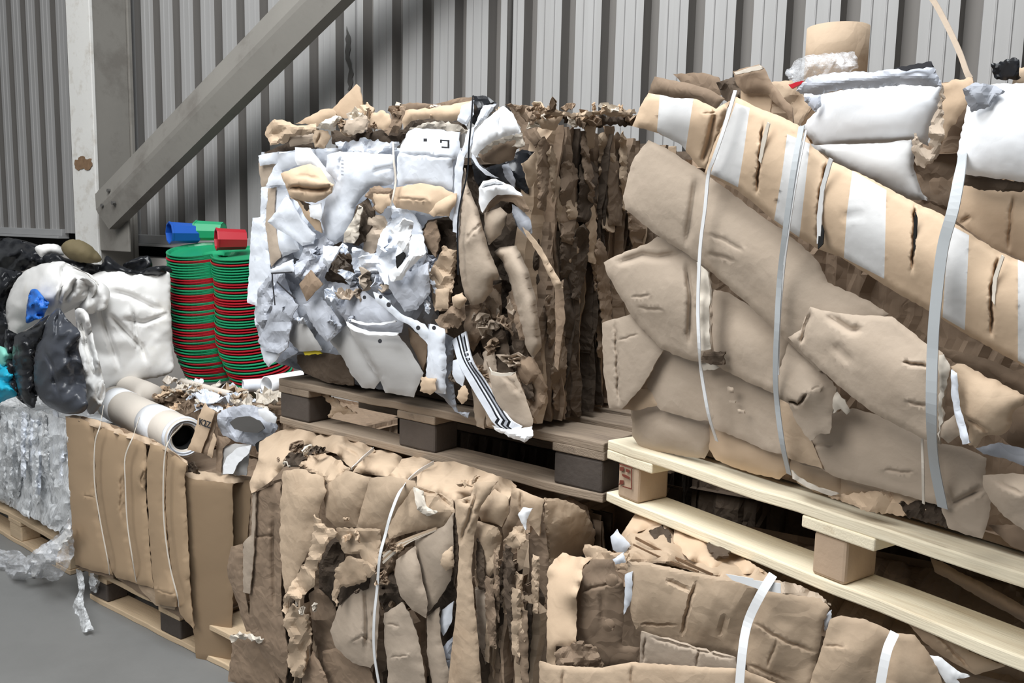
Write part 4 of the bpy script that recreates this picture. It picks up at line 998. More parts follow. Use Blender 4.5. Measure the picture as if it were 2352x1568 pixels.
for i, mm in enumerate(('white_board', 'bag_black', 'white_board', 'bag_black', 'grey_board', 'bag_black', 'white_board')):
    dx = i * 9
    SO(a_, PA, 'D', [225 + dx, 570 - i * 6, 262 + dx, 700, 330 + dx * 1.2, 830, 420 + dx * 1.3, 980, 470 + dx * 1.6, 1060 + i * 2, 540 + dx * 1.5, 1112], [0.09, 0.105, 0.11 - i * 0.004, 0.11 - i * 0.003, 0.11, 0.105], 0.017, mm, name='sheet_edge', thick=0.004)
S(a_, PA, WB, 'D', [210,700, 240,690, 280,790, 270,860, 230,830, 205,780], 0.11)
S(a_, PA, WW, 'D', [443,1090, 560,1112, 682,1095, 692,1150, 640,1192, 560,1162, 470,1122], 0.115, rag=2, crump=0.01, cs=0.03)
S(a_, PA, 'kraft_tan', 'C', [1280,958, 1382,968, 1388,1050, 1342,1088, 1268,1060], 0.145, rag=2)
S(a_, PA, 'kraft_tan', 'D', [240,880, 280,848, 305,900, 292,942, 262,962, 232,922], 0.14, rag=2)
# lower grey boards
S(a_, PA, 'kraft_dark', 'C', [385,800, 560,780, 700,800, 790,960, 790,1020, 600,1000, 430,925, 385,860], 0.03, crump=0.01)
S(a_, PA, 'yellow', 'C', [428,775, 530,762, 562,792, 440,802], 0.05, roll=0, name='yellow_label')
S(a_, PA, 'grey_wrap', 'C', [620,700, 740,585, 840,740, 990,980, 940,1045, 850,1035, 780,950, 700,800], 0.06, bulge=0.012)
S(a_, PA, 'kraft_brown', 'C', [1180,600, 1325,700, 1312,850, 1290,910, 1200,720], 0.05)
S(a_, PA, 'grey_wrap', 'C', [740,580, 900,640, 1100,645, 1180,740, 1262,870, 1295,930, 1225,1105, 1020,1072, 980,980, 900,870, 830,740], 0.08, bulge=0.02, name='folded_board', label='smooth grey folded board', grooves=[[850,740, 940,900, 1000,1050, 0.006, 8]])
S(a_, PA, WW, 'C', [735,560, 820,605, 900,632, 1112,640, 1105,658, 900,657, 800,630, 745,590], 0.11, roll=0.003, ew=5)
S(a_, PA, GB, 'C', [765,480, 860,330, 1000,440, 1155,545, 1135,640, 900,632, 740,572], 0.075, bulge=0.02, crump=0.008)
S(a_, PA, WW, 'C', [755,540, 860,568, 980,570, 1090,548, 1095,562, 985,585, 860,583, 760,556], 0.105, roll=0.003, ew=5)
S(a_, PA, 'grey_wrap', 'C', [335,550, 430,555, 530,700, 565,765, 400,775, 330,700], 0.06, bulge=0.01)
S(a_, PA, GB, 'C', [600,270, 700,280, 865,330, 780,480, 745,570, 680,490, 640,400], 0.07, crump=0.03, cs=0.05)
S(a_, PA, GB, 'C', [425,435, 560,385, 640,480, 705,592, 640,680, 600,705, 540,650, 470,545], 0.10, bulge=0.012, crump=0.01, rag=2)
S(a_, PA, 'kraft_brown', 'C', [398,290, 480,188, 568,290, 450,412], 0.125, rag=1)
S(a_, PA, GB, 'C', [100,700, 150,600, 200,480, 225,340, 395,440, 350,520, 315,745, 250,790, 150,770], 0.085, crump=0.02, cs=0.07)
S(a_, PA, WB, 'C', [118,740, 285,765, 240,830, 178,888, 148,850], 0.07, crump=0.01)
S(a_, PA, GB, 'C', [100,330, 190,210, 225,420, 200,520, 140,620, 90,560], 0.06, crump=0.03, cs=0.05)
S(a_, PA, WB, 'C', [178,190, 350,110, 362,200, 210,218], 0.10, crump=0.006)
S(a_, PA, GB, 'C', [350,150, 500,90, 620,60, 600,200, 560,290, 480,190, 420,260, 370,220], 0.085, crump=0.035, cs=0.045)
S(a_, PA, WB, 'C', [570,10, 700,20, 640,120, 600,200, 570,160], 0.09, crump=0.03, cs=0.04)
S(a_, PA, WB, 'C', [820,100, 960,60, 1000,180, 930,220, 850,190], 0.08, crump=0.035, cs=0.04)
S(a_, PA, GB, 'C', [800,190, 960,200, 950,300, 880,330, 820,280], 0.075, crump=0.03, cs=0.04)
S(a_, PA, GB, 'C', [1035,200, 1130,130, 1200,200, 1325,130, 1345,350, 1245,475, 1160,490, 1100,400, 1045,320], 0.12, crump=0.025, cs=0.07)
S(a_, PA, WW, 'C', [1035,200, 1140,140, 1210,60, 1300,80, 1180,190, 1140,260, 1060,270], 0.145, crump=0.015, cs=0.06)
hol = S(a_, PA, WB, 'C', [930,345, 1000,375, 1130,500, 1300,575, 1345,640, 1325,725, 1200,590, 1110,545, 950,410], 0.125, crump=0.006)
for cx, cy, r_ in ((1043,438,16), (985,380,13), (1255,605,15), (1370,605,14), (868,385,12), (980,700,14)):
    p_ = []
    for i in range(10):
        p_ += [cx + r_ * math.cos(i * .628), cy + r_ * 1.15 * math.sin(i * .628)]
    S(hol, PA, 'ink', 'C', p_, 0.15 if cx > 900 else 0.115, roll=0, thick=0.001, rag=0, res=3, name='punched_hole')
for pth in ([200,212, 350,204], [205,212, 212,300, 226,442], [240,272, 300,330, 372,395]):
    SO(a_, PA, 'C', pth, [0.125] * (len(pth) // 2), 0.0045, 'ink', name='black_cord')
S(a_, PA, 'kraft', 'C', [545,1078, 640,1100, 690,1150, 812,1222, 660,1220, 612,1252, 622,1205, 660,1180, 590,1130], -0.02, crump=0.01, cs=0.03, rag=4, name='torn_scrap')
SO(a_, PA, 'A', [1170,500, 1175,640, 1190,800, 1165,950, 1150,1000], [0.10,0.115,0.115,0.12,0.10], 0.006, 'strap_twine')
SO(a_, PA, 'B', [262,60, 250,240, 235,400, 222,600, 160,900, 160,1300], [0.12,0.15,0.155,0.15,0.15,0.15], 0.004, 'bag_black', name='black_cord')
# right side seen edge on
uA, bA = dirs(kA)
layers(a_, SA, fp(YA, kA, XAr), bA, 0.74, 1.135, 1.84, 96, ['kraft_brown', 'kraft_brown', 'kraft_dark', 'kraft_brown', 'kraft_dark', 'kraft'], 21, out=(-0.04, 0.05), wob=0.014, lean=0.05)
for m_, fl_, of in (('kraft_brown', [1190,510, 1300,510, 1292,960, 1200,960], 0.05), ('kraft', [600,530, 695,448, 705,640, 655,700], 0.06), ('kraft', [700,225, 885,200, 830,300, 740,290], 0.06),
                    ('kraft_brown', [780,400, 960,270, 980,420, 960,700, 830,780, 800,600], 0.035), ('kraft_brown', [1170,270, 1240,270, 1230,500, 1180,470], 0.05), ('kraft_brown', [860,800, 950,760, 960,1000, 930,1150, 870,1000], 0.045),
                    ('kraft', [1040,270, 1110,265, 1100,420, 1050,430], 0.045)):
    S(a_, SA, m_, 'B', fl_, of, crump=0.008, rag=2)
for m_, fl_, of in (('kraft_brown', [490,118, 660,130, 700,170, 900,185, 830,220, 720,215, 680,260, 600,200], 0.05), ('kraft', [655,140, 820,160, 960,175, 1100,160, 1380,150, 1395,180, 1340,205, 1150,195, 960,205, 800,195], 0.07),
                    ('kraft_dark', [880,200, 1000,190, 1240,200, 1390,190, 1370,270, 1250,260, 1120,280, 1000,270, 900,250], 0.02)):
    S(a_, SA, m_, 'B', fl_, of, crump=0.015, cs=0.04, rag=4)

# torn bits wedged in the front, along the top and in the corner
rngA = np.random.RandomState(77)
for i in range(34):
    px_ = rngA.uniform(640, 1010); py_ = rngA.uniform(560, 760)
    scrap(a_, PA.at(px_, py_, rngA.uniform(0.06, 0.10)), rngA.uniform(0.015, 0.042), ['white_board', 'grey_board', 'white_board', 'kraft_grey', 'grey_board', 'white_board'][rngA.randint(6)], 900 + i, flat=1.6)
for i in range(30):
    px_ = rngA.uniform(760, 1450); py_ = 250 + rngA.uniform(-8, 34) + (px_ < 900) * 14
    pl_ = PA if px_ < 1200 else SA
    scrap(a_, pl_.at(px_, py_, rngA.uniform(0.02, 0.08)), rngA.uniform(0.012, 0.034), ['kraft', 'kraft_brown', 'torn_core', 'kraft_tan', 'kraft_brown'][rngA.randint(5)], 960 + i, flat=1.2)
for i in range(18):
    px_ = rngA.uniform(1010, 1200); py_ = rngA.uniform(660, 900)
    scrap(a_, PA.at(px_, py_, rngA.uniform(0.04, 0.09)), rngA.uniform(0.02, 0.04), ['kraft_brown', 'kraft_grey', 'kraft_grey', 'kraft_brown'][rngA.randint(4)], 1000 + i, flat=1.5)
# upright crushed sheets on the shaded right side
for i in range(26):
    x_ = rngA.uniform(1215, 1455); y_ = rngA.uniform(265, 700); h_ = rngA.uniform(90, 320); w_ = rngA.uniform(14, 42)
    if y_ + h_ > 960: h_ = 960 - y_
    k_ = rngA.uniform(-0.12, 0.16) * h_
    S(a_, SA, ['kraft_brown', 'kraft_brown', 'kraft', 'kraft_dark'][rngA.randint(4)], 'F',
      [x_, y_, x_ + w_ * 0.5, y_ - 12, x_ + w_, y_ + 8, x_ + w_ * 1.1 + k_ * 0.5, y_ + h_ * 0.5, x_ + w_ * 0.8 + k_, y_ + h_, x_ + k_ + 4, y_ + h_ * 0.96, x_ + k_ * 0.4, y_ + h_ * 0.5],
      rngA.uniform(0.02, 0.06), crump=rngA.uniform(0.006, 0.02), cs=0.05, rag=2.5, name='crushed_sheet')

for i in range(20):
    x_ = rngA.uniform(1040, 1195); y_ = rngA.uniform(600, 860); h_ = rngA.uniform(70, 200); w_ = rngA.uniform(12, 34)
    if y_ + h_ > 985: h_ = 985 - y_
    k_ = rngA.uniform(0.0, 0.3) * h_
    S(a_, PA, ['kraft_brown', 'kraft_dark', 'kraft_grey', 'kraft_brown', 'kraft_dark'][rngA.randint(5)], 'F',
      [x_, y_, x_ + w_ * 0.5, y_ - 10, x_ + w_, y_ + 6, x_ + w_ * 1.1 + k_ * 0.5, y_ + h_ * 0.5, x_ + w_ * 0.8 + k_, y_ + h_, x_ + k_ + 4, y_ + h_ * 0.96, x_ + k_ * 0.4, y_ + h_ * 0.5],
      rngA.uniform(0.03, 0.085), crump=rngA.uniform(0.008, 0.02), cs=0.04, rag=2, name='crushed_sheet')
# ================================================================ lower middle bale
b_ = baleB
uB, bB = dirs(kB)
SB = side_plane(fp(YB, kB, 0.075), kB)
S(b_, PB, 'kraft_brown', 'K', [55,880, 80,760, 150,742, 160,1030, 205,1260, 170,1265, 100,1050, 60,940], 0.03, bulge=0.01)
S(b_, PB, 'kraft_brown', 'K', [90,1280, 260,1310, 420,1330, 460,1640, 60,1560, 80,1400], 0.0, crump=0.012)
S(b_, PB, 'kraft_brown', 'K', [200,450, 370,375, 385,700, 375,1100, 420,1400, 400,1580, 260,1400, 190,1260, 185,700], 0.035, bulge=0.01, crump=0.006, grooves=[[335,480, 330,800, 340,1200, 0.012, 10], [205,700, 330,700, 0.006, 4]])
S(b_, PB, 'torn_core', 'K', [75,1285, 130,1260, 190,1275, 270,1310, 260,1330, 190,1310, 120,1300, 80,1330], 0.05, crump=0.015, cs=0.02, rag=4)
S(b_, PB, 'kraft_grey', 'K', [150,740, 200,690, 205,440, 225,430, 215,800, 190,1040, 150,1030], 0.05)
S(b_, PB, 'kraft', 'K', [248,140, 330,90, 430,52, 610,95, 600,150, 480,175, 400,285, 300,385, 200,445, 188,380, 240,250],
  0.06, offs=[-0.1,-0.14,-0.16,-0.16,-0.1,-0.03,0.02,0.06,0.06,0.05,0.0], bulge=0.04, ew=22, roll=0.01)
S(b_, PB, 'kraft', 'K', [585,105, 640,88, 800,118, 900,165, 935,192, 860,250, 795,300, 700,210, 560,160],
  0.03, offs=[-0.12,-0.16,-0.16,-0.14,-0.12,-0.02,0.04,0.0,-0.08], bulge=0.03, crump=0.008, grooves=[[700,160, 780,190, 840,240, 0.015, 7], [690,130, 800,150, 870,190, 0.012, 6]])
S(b_, PB, 'kraft_dark', 'K', [395,290, 400,230, 500,150, 600,170, 570,230, 520,240, 470,290], 0.02, offs=[0.06,0.03,-0.03,-0.05,0.0,0.03,0.06], crump=0.025, cs=0.03, rag=4)
S(b_, PB, 'kraft', 'K', [480,280, 530,230, 620,200, 740,260, 780,310, 650,400, 620,350, 560,320], 0.03, offs=[0.07,0.02,-0.02,-0.01,0.04,0.08,0.08,0.08], crump=0.02, cs=0.05, rag=3)
S(b_, PB, 'kraft', 'K', [930,190, 1010,188, 1095,232, 1045,310, 1005,345, 800,320, 860,240], 0.04, offs=[-0.14,-0.16,-0.14,-0.02,0.05,0.05,0.0], bulge=0.03)
S(b_, PB, 'kraft', 'K', [1090,240, 1180,222, 1285,260, 1200,335, 1100,375, 1005,345, 1050,300], 0.04, offs=[-0.12,-0.15,-0.12,-0.02,0.05,0.05,0.0], bulge=0.03)
S(b_, PB, 'kraft', 'K', [1280,260, 1400,255, 1540,300, 1740,370, 1772,400, 1725,480, 1600,430, 1400,490, 1280,445, 1180,405, 1180,340],
  0.05, offs=[-0.12,-0.13,-0.12,-0.10,-0.08,0.02,0.06,0.08,0.07,0.05,0.0], bulge=0.03, grooves=[[1300,380, 1370,340, 1410,290, 0.006, 5]])
S(b_, PB, 'kraft', 'K', [388,312, 500,300, 622,350, 645,430, 605,540, 585,640, 560,760, 500,860, 460,1000, 400,1035, 380,900, 368,700, 370,500], 0.10, bulge=0.025, ew=24, rag=2.5)
S(b_, PB, 'kraft', 'K', [640,395, 760,308, 905,350, 875,480, 822,645, 700,645, 640,585, 628,480], 0.085, bulge=0.025, ew=20)
S(b_, PB, 'kraft', 'K', [905,352, 1010,340, 1165,370, 1185,420, 1085,520, 1005,660, 985,705, 820,645, 870,470], 0.09, bulge=0.025, ew=20)
S(b_, PB, 'kraft', 'K', [1165,400, 1290,440, 1392,480, 1405,560, 1335,645, 1200,665, 1020,715, 1000,660, 1080,520], 0.10, bulge=0.02, crump=0.012, cs=0.07, grooves=[[1160,420, 1300,450, 1380,520, 0.008, 7]])
S(b_, PB, 'torn_core', 'K', [1158,408, 1212,430, 1235,520, 1300,560, 1240,580, 1180,540], 0.125, crump=0.02, cs=0.035)  # paler sheet paints the shine on the crinkles
S(b_, PB, 'kraft_brown', 'K', [980,740, 1010,690, 1200,655, 1340,635, 1180,725, 1080,800, 1040,900, 1065,1000, 1105,1095, 1000,1150, 955,1100, 945,950], 0.07, crump=0.03, cs=0.035, rag=3)
S(b_, PB, 'kraft_dark', 'K', [960,900, 1040,880, 1060,1000, 1090,1090, 990,1150, 955,1080], 0.09, crump=0.03, cs=0.03)
for i_ in range(4):
    SO(b_, PB, 'K', [985, 800 + i_ * 18, 1060, 745 + i_ * 14, 1150, 705 + i_ * 6, 1300, 650 + i_ * 2], [0.10, 0.115, 0.115, 0.105], 0.006, 'torn_core' if i_ % 2 else 'kraft', name='sheet_edge', thick=0.004)
S(b_, PB, 'kraft_brown', 'K', [540,1040, 600,1000, 700,1110, 700,1300, 800,1450, 850,1640, 600,1640, 590,1400, 560,1250], 0.04, crump=0.02)
S(b_, PB, 'kraft_dark', 'K', [600,860, 640,760, 700,685, 755,760, 745,860, 705,1000, 692,1115, 660,1060, 600,1010], 0.065, crump=0.02, cs=0.05)
S(b_, PB, 'kraft_grey', 'K', [750,1010, 900,930, 965,900, 955,1200, 940,1430, 905,1480, 800,1450, 700,1360, 665,1260, 720,1100], 0.085, bulge=0.03, grooves=[[870,960, 885,1200, 880,1400, 0.012, 10], [790,1325, 850,1290, 900,1320, 0.006, 5]])
S(b_, PB, 'kraft_brown', 'K', [620,1380, 700,1360, 900,1480, 950,1640, 640,1640], 0.06, crump=0.01)
S(b_, PB, 'kraft_dark', 'K', [730,990, 860,960, 900,930, 890,1010, 800,1040, 720,1110, 715,1040], 0.09, crump=0.01)
S(b_, PB, 'kraft', 'K', [700,652, 850,650, 965,658, 965,800, 930,905, 860,862, 840,800, 750,800, 700,700], 0.115, crump=0.015, cs=0.07, rag=2)
S(b_, PB, 'kraft', 'K', [700,885, 780,815, 900,838, 935,912, 840,985, 730,1000, 700,1115, 678,1060], 0.13, crump=0.015, cs=0.06, rag=3)
S(b_, PB, 'kraft', 'K', [568,575, 640,640, 705,680, 640,760, 590,880, 570,1000, 500,1045, 470,1092, 430,1060, 400,1165, 378,1140, 390,1060, 460,950, 540,820, 560,700],
  0.14, crump=0.022, cs=0.05, rag=4, name='torn_flap', label='long torn flap hanging off the front')
S(b_, PB, 'kraft', 'K', [398,1165, 440,1100, 540,1180, 562,1280, 522,1400, 502,1535, 440,1530, 408,1430, 430,1300, 385,1230], 0.11, crump=0.03, cs=0.05, rag=3, name='torn_flap')
S(b_, PB, 'kraft_brown', 'K', [500,1540, 560,1380, 640,1520, 670,1640, 500,1640], 0.08, crump=0.01)
S(b_, PB, 'kraft_grey', 'K', [1170,720, 1340,638, 1392,560, 1398,760, 1382,960, 1300,1092, 1250,1145, 1200,900, 1168,770], 0.11, bulge=0.02)
S(b_, PB, 'kraft_grey', 'K', [1055,840, 1165,760, 1192,850, 1245,1100, 1235,1185, 1150,1135, 1080,1050, 1048,930], 0.125, bulge=0.025)
S(b_, PB, 'kraft', 'K', [1328,805, 1392,755, 1402,880, 1352,905, 1318,865], 0.13, bulge=0.01, ew=6)
S(b_, PB, 'kraft_dark', 'K', [1230,1100, 1320,1060, 1400,900, 1420,1100, 1380,1640, 1300,1640, 1240,1300], 0.05, crump=0.015)
S(b_, PB, 'kraft_grey', 'K', [985,1155, 1090,1088, 1135,1150, 1190,1300, 1225,1500, 1240,1660, 1000,1660, 1010,1500, 988,1350], 0.12, bulge=0.02, crump=0.006, rag=2, grooves=[[1000,1220, 1080,1230, 0.004, 4], [1020,1420, 1130,1400, 0.004, 4]])
S(b_, PB, 'kraft_grey', 'K', [1240,1175, 1310,1120, 1322,1300, 1370,1500, 1370,1660, 1285,1660, 1240,1400], 0.10, bulge=0.012)
S(b_, PB, WB, 'K', [1328,1135, 1395,1085, 1385,1210, 1335,1290, 1308,1235], 0.09, crump=0.008)
S(b_, PB, GB, 'K', [1300,1385, 1395,1290, 1372,1510, 1330,1480], 0.09, crump=0.01)
S(b_, PB, 'kraft_dark', 'K', [1400,560, 1430,560, 1420,900, 1400,1000, 1385,800], 0.10)
S(b_, PB, 'kraft', 'K', [1408,560, 1400,485, 1500,460, 1530,375, 1600,378, 1655,375, 1560,520, 1520,700, 1502,900, 1520,1100, 1542,1300, 1562,1568, 1572,1660, 1358,1660, 1380,1400, 1410,1150, 1424,900, 1430,760],
  0.15, bulge=0.025, ew=16, name='twisted_strip', label='long twisted cardboard strip down the front', grooves=[[1540,400, 1500,560, 1430,760, 0.014, 8], [1450,490, 1500,500, 0.02, 8]])
S(b_, PB, 'kraft', 'K', [1530,530, 1640,418, 1722,470, 1725,560, 1682,645, 1640,622, 1560,610], 0.115, bulge=0.025, ew=14)
S(b_, PB, 'kraft', 'K', [1528,600, 1660,648, 1685,700, 1645,900, 1560,1005, 1528,950, 1522,750], 0.12, bulge=0.02, crump=0.012, cs=0.06)
S(b_, PB, 'kraft_grey', 'K', [1525,1000, 1645,1018, 1625,1250, 1585,1460, 1540,1300], 0.115, bulge=0.02, crump=0.01)
S(b_, PB, 'kraft', 'K', [1740,400, 1830,438, 1935,480, 1925,520, 1905,700, 1840,620, 1790,580, 1760,645, 1700,725, 1685,650, 1730,560], 0.08, bulge=0.015, crump=0.006, grooves=[[1790,430, 1800,560, 0.01, 6]])
S(b_, PB, 'kraft', 'K', [1690,730, 1760,640, 1820,640, 1830,720, 1780,780, 1720,760], 0.115, crump=0.02, cs=0.035, rag=2)
S(b_, PB, WW, 'K', [1778,572, 1808,528, 1862,535, 1832,600, 1825,665, 1800,622], 0.13, rag=1)
layers(b_, PB, fp(YB, kB, -0.02), uB, 0.155, 0.25, 0.84, 20, ['kraft_brown', 'kraft', 'kraft_brown', 'kraft_dark'], 33, out=(0.06, 0.11), wob=0.008, lean=0.02)
layers(b_, PB, fp(YB, kB, -0.70), uB, 0.60, 0.02, 0.62, 30, ['kraft_brown', 'kraft', 'kraft_dark'], 35, out=(-0.02, 0.04), wob=0.012, lean=0.03)
layers(b_, SB, fp(YB, kB, 0.075), bB, 0.66, 0.05, 0.90, 40, ['kraft_brown', 'kraft', 'kraft_brown', 'kraft_dark'], 37, out=(-0.03, 0.03), wob=0.010, lean=0.03)
S(b_, SB, 'kraft', 'F', [1252,1142, 1300,1148, 1345,1172, 1368,1222, 1362,1262, 1300,1292, 1262,1302, 1250,1210], 0.05, bulge=0.03, crump=0.01, rag=2)
S(b_, PB, 'kraft_brown', 'K', [1842,700, 1925,560, 1960,800, 1962,1000, 1965,1660, 1832,1660, 1850,1200], 0.06, bulge=0.015, wave=(0.003, 0.03, 0))
SO(b_, PB, 'K', [925,182, 860,238, 795,298], [-0.10, 0.0, 0.06], 0.009, 'strap_white')
SO(b_, PB, 'K', [1282,262, 1180,325, 1090,420, 1030,560, 995,690, 962,820, 947,1000, 928,1200, 930,1400, 965,1620], [-0.09, 0.02, 0.11, 0.135, 0.14, 0.15, 0.14, 0.14, 0.13, 0.12], 0.0085, 'strap_white')

# ================================================================ lower right bale
d_ = baleD
S(d_, PD, 'kraft', 'J', [425,480, 500,368, 560,355, 720,430, 900,490, 980,560, 1120,650, 1160,690, 1080,725, 960,690, 860,675, 640,610, 460,600, 470,520],
  0.0, offs=[-0.18,-0.24,-0.25,-0.22,-0.20,-0.14,-0.02,0.03,0.06,0.05,0.03,0.02,0.03,-0.1], crump=0.014, cs=0.12, grooves=[[500,480, 700,590, 860,665, 0.008, 5], [650,420, 760,520, 0.01, 6]])
S(d_, PD, 'kraft_tan', 'J', [430,478, 500,366, 565,352, 650,400, 610,430, 510,460, 470,520], -0.15, crump=0.006, offs=[-0.15,-0.22,-0.22,-0.2,-0.17,-0.13,-0.1])
S(d_, PD, 'kraft_tan', 'J', [680,440, 760,430, 900,495, 980,560, 1110,650, 1030,660, 860,640, 750,590, 680,510], 0.0, offs=[-0.17,-0.2,-0.18,-0.12,-0.01,0.01,0.0,-0.03,-0.1], bulge=0.015, crump=0.004)
S(d_, PD, 'kraft_dark', 'J', [835,520, 880,498, 945,530, 942,582, 882,592, 850,560], -0.05, offs=[-0.10,-0.12,-0.09,-0.05,-0.04,-0.06], crump=0.012, cs=0.02, rag=4, name='torn_hole')
S(d_, PD, 'kraft_dark', 'J', [560,455, 640,420, 670,480, 660,520, 590,500], 0.0, offs=[-0.14,-0.17,-0.13,-0.1,-0.11], crump=0.012, cs=0.03)
SO(d_, PD, 'J', [500,488, 640,560, 780,625, 870,665], [-0.10, -0.05, 0.0, 0.045], 0.006, 'rust', name='crease_line')
SO(d_, PD, 'J', [490,520, 640,590, 800,650], [-0.07, 0.0, 0.05], 0.004, 'rust', name='crease_line')
S(d_, PD, WB, 'J', [378,482, 408,448, 455,500, 475,525, 430,575, 390,545], -0.08, crump=0.006, name='white_flap')
S(d_, PD, 'kraft_brown', 'J', [100,330, 180,290, 270,340, 300,480, 250,560, 130,560, 60,600, 60,420], -0.32, crump=0.02)
S(d_, PD, 'kraft', 'J', [255,520, 330,530, 400,560, 470,560, 470,640, 400,640, 290,610, 250,560], 0.0, crump=0.015, cs=0.05, rag=3)
S(d_, PD, 'kraft_brown', 'J', [245,640, 290,592, 392,588, 405,650, 442,700, 442,880, 432,1000, 520,1010, 505,1080, 340,1105, 290,1020, 218,970, 220,740],
  0.08, bulge=0.015, crump=0.006, grooves=[[230,750, 330,715, 430,700, 0.006, 5], [330,740, 345,900, 0.006, 10]])
for cx, cy in ((385, 690), (370, 905)):
    p_ = []
    for i in range(12): p_ += [cx + 30 * math.cos(i * .5236), cy + 32 * math.sin(i * .5236)]
    S(d_, PD, 'kraft_brown', 'J', p_, 0.106, bulge=0.004, roll=0.002, ew=4, rag=0, thick=0.002, name='round_dent')
S(d_, PD, 'kraft_tan', 'J', [78,645, 110,590, 150,558, 200,575, 295,583, 250,620, 240,690, 218,760, 216,985, 180,1015, 120,1005, 112,1110, 74,1095],
  0.10, bulge=0.01, rag=2, offs=[0.06,0.05,0.0,0.0,0.04,0.08,0.11,0.12,0.12,0.12,0.12,0.12,0.08])
S(d_, PD, 'kraft_brown', 'J', [108,1035, 150,1008, 240,978, 305,1010, 345,1100, 150,1112, 118,1085], 0.13, crump=0.02, cs=0.04, rag=3)
S(d_, PD, WB, 'J', [388,590, 440,558, 452,605, 402,615], 0.11, crump=0.004)
S(d_, PD, WB, 'J', [448,662, 482,650, 484,780, 442,855, 446,740], 0.105, crump=0.006)
S(d_, PD, 'kraft', 'J', [462,600, 560,605, 760,650, 860,668, 960,678, 1090,715, 1070,800, 1035,900, 1000,1045, 720,1005, 540,940, 500,925, 478,860, 458,740],
  0.10, bulge=0.02, ew=26, crump=0.014, cs=0.12, grooves=[[790,690, 755,800, 718,960, 0.010, 7], [520,900, 700,905, 0.006, 5], [640,690, 720,720, 760,740, 0.006, 8], [930,850, 900,960, 0.006, 12]])
S(d_, PD, 'kraft', 'J', [1100,735, 1200,755, 1380,775, 1425,820, 1392,900, 1372,1040, 1335,1190, 1250,1230, 1040,1160, 1018,1060, 1050,880],
  0.105, bulge=0.02, ew=24, crump=0.008, rag=2, grooves=[[1060,890, 1200,975, 1365,1035, 0.008, 5], [1175,970, 1125,1110, 0.006, 5], [1030,1090, 1220,1170, 0.006, 5]])
S(d_, PD, 'kraft', 'J', [1428,875, 1480,858, 1600,878, 1710,930, 1740,945, 1700,1040, 1665,1180, 1650,1290, 1300,1290, 1340,1150, 1382,1030, 1408,930],
  0.11, bulge=0.025, ew=24, crump=0.006, grooves=[[1395,1000, 1500,1010, 0.004, 5]])
S(d_, PD, 'kraft', 'J', [1735,942, 1830,950, 1885,1020, 1935,1100, 1970,1200, 1990,1290, 1640,1290, 1668,1150, 1700,1040], 0.105, bulge=0.03, ew=24)
S(d_, PD, WB, 'J', [1398,860, 1432,832, 1434,890, 1402,935], 0.10, crump=0.008, cs=0.03)
S(d_, PD, 'kraft_grey', 'J', [1150,690, 1260,705, 1330,740, 1370,750, 1432,812, 1390,800, 1200,765], 0.06, offs=[0.03,0.0,0.0,0.0,0.05,0.09,0.1], crump=0.012, cs=0.05, rag=2)
S(d_, PD, 'kraft_grey', 'J', [525,935, 562,945, 800,1020, 975,1060, 985,1130, 800,1125, 515,1090], 0.125, roll=0.003, grooves=[[545,960, 535,1080, 0.006, 4], [560,960, 970,1070, 0.005, 4], [800,1020, 790,1110, 0.005, 4]])
S(d_, PD, 'kraft', 'J', [38,1078, 120,1095, 340,1108, 480,1080, 700,1095, 985,1112, 990,1300, 38,1300], 0.16, bulge=0.01, grooves=[[150,1110, 155,1290, 0.006, 6], [478,1090, 485,1290, 0.006, 6]], name='front_flap')
S(d_, PD, 'kraft', 'J', [1015,1120, 1100,1150, 1250,1220, 1300,1300, 1010,1300], 0.13, crump=0.006)
S(d_, PD, 'kraft_tan', 'J', [1762,828, 1860,870, 1960,910, 2040,960, 2092,1030, 2120,1040, 2262,1100, 2180,1125, 2120,1142, 2050,1102, 1960,1050, 1880,990, 1800,900],
  0.06, bulge=0.02, rag=1, grooves=[[1800,850, 1950,960, 2110,1130, 0.012, 6]], name='folded_flap')
S(d_, PD, WW, 'J', [1868,1035, 1960,1060, 2050,1130, 2095,1150, 2030,1162, 2060,1200, 1990,1190, 1930,1115], 0.10, rag=1.5, name='white_flap')
S(d_, PD, 'strap_white', 'J', [928,660, 1060,682, 1060,690, 1190,705, 1192,752, 1100,738, 1055,722, 960,690], 0.135, roll=0, rag=0.3, thick=0.001, name='strap_end', label='white strap end lying across')
SO(d_, PD, 'J', [1155,662, 1095,760, 1035,890, 1008,1040, 990,1260], [0.13, 0.145, 0.15, 0.165, 0.175], 0.0145, 'strap_white', label='wide white strap')
SO(d_, PD, 'J', [1735,940, 1695,1040, 1655,1260], [0.13, 0.155, 0.165], 0.0135, 'strap_white')

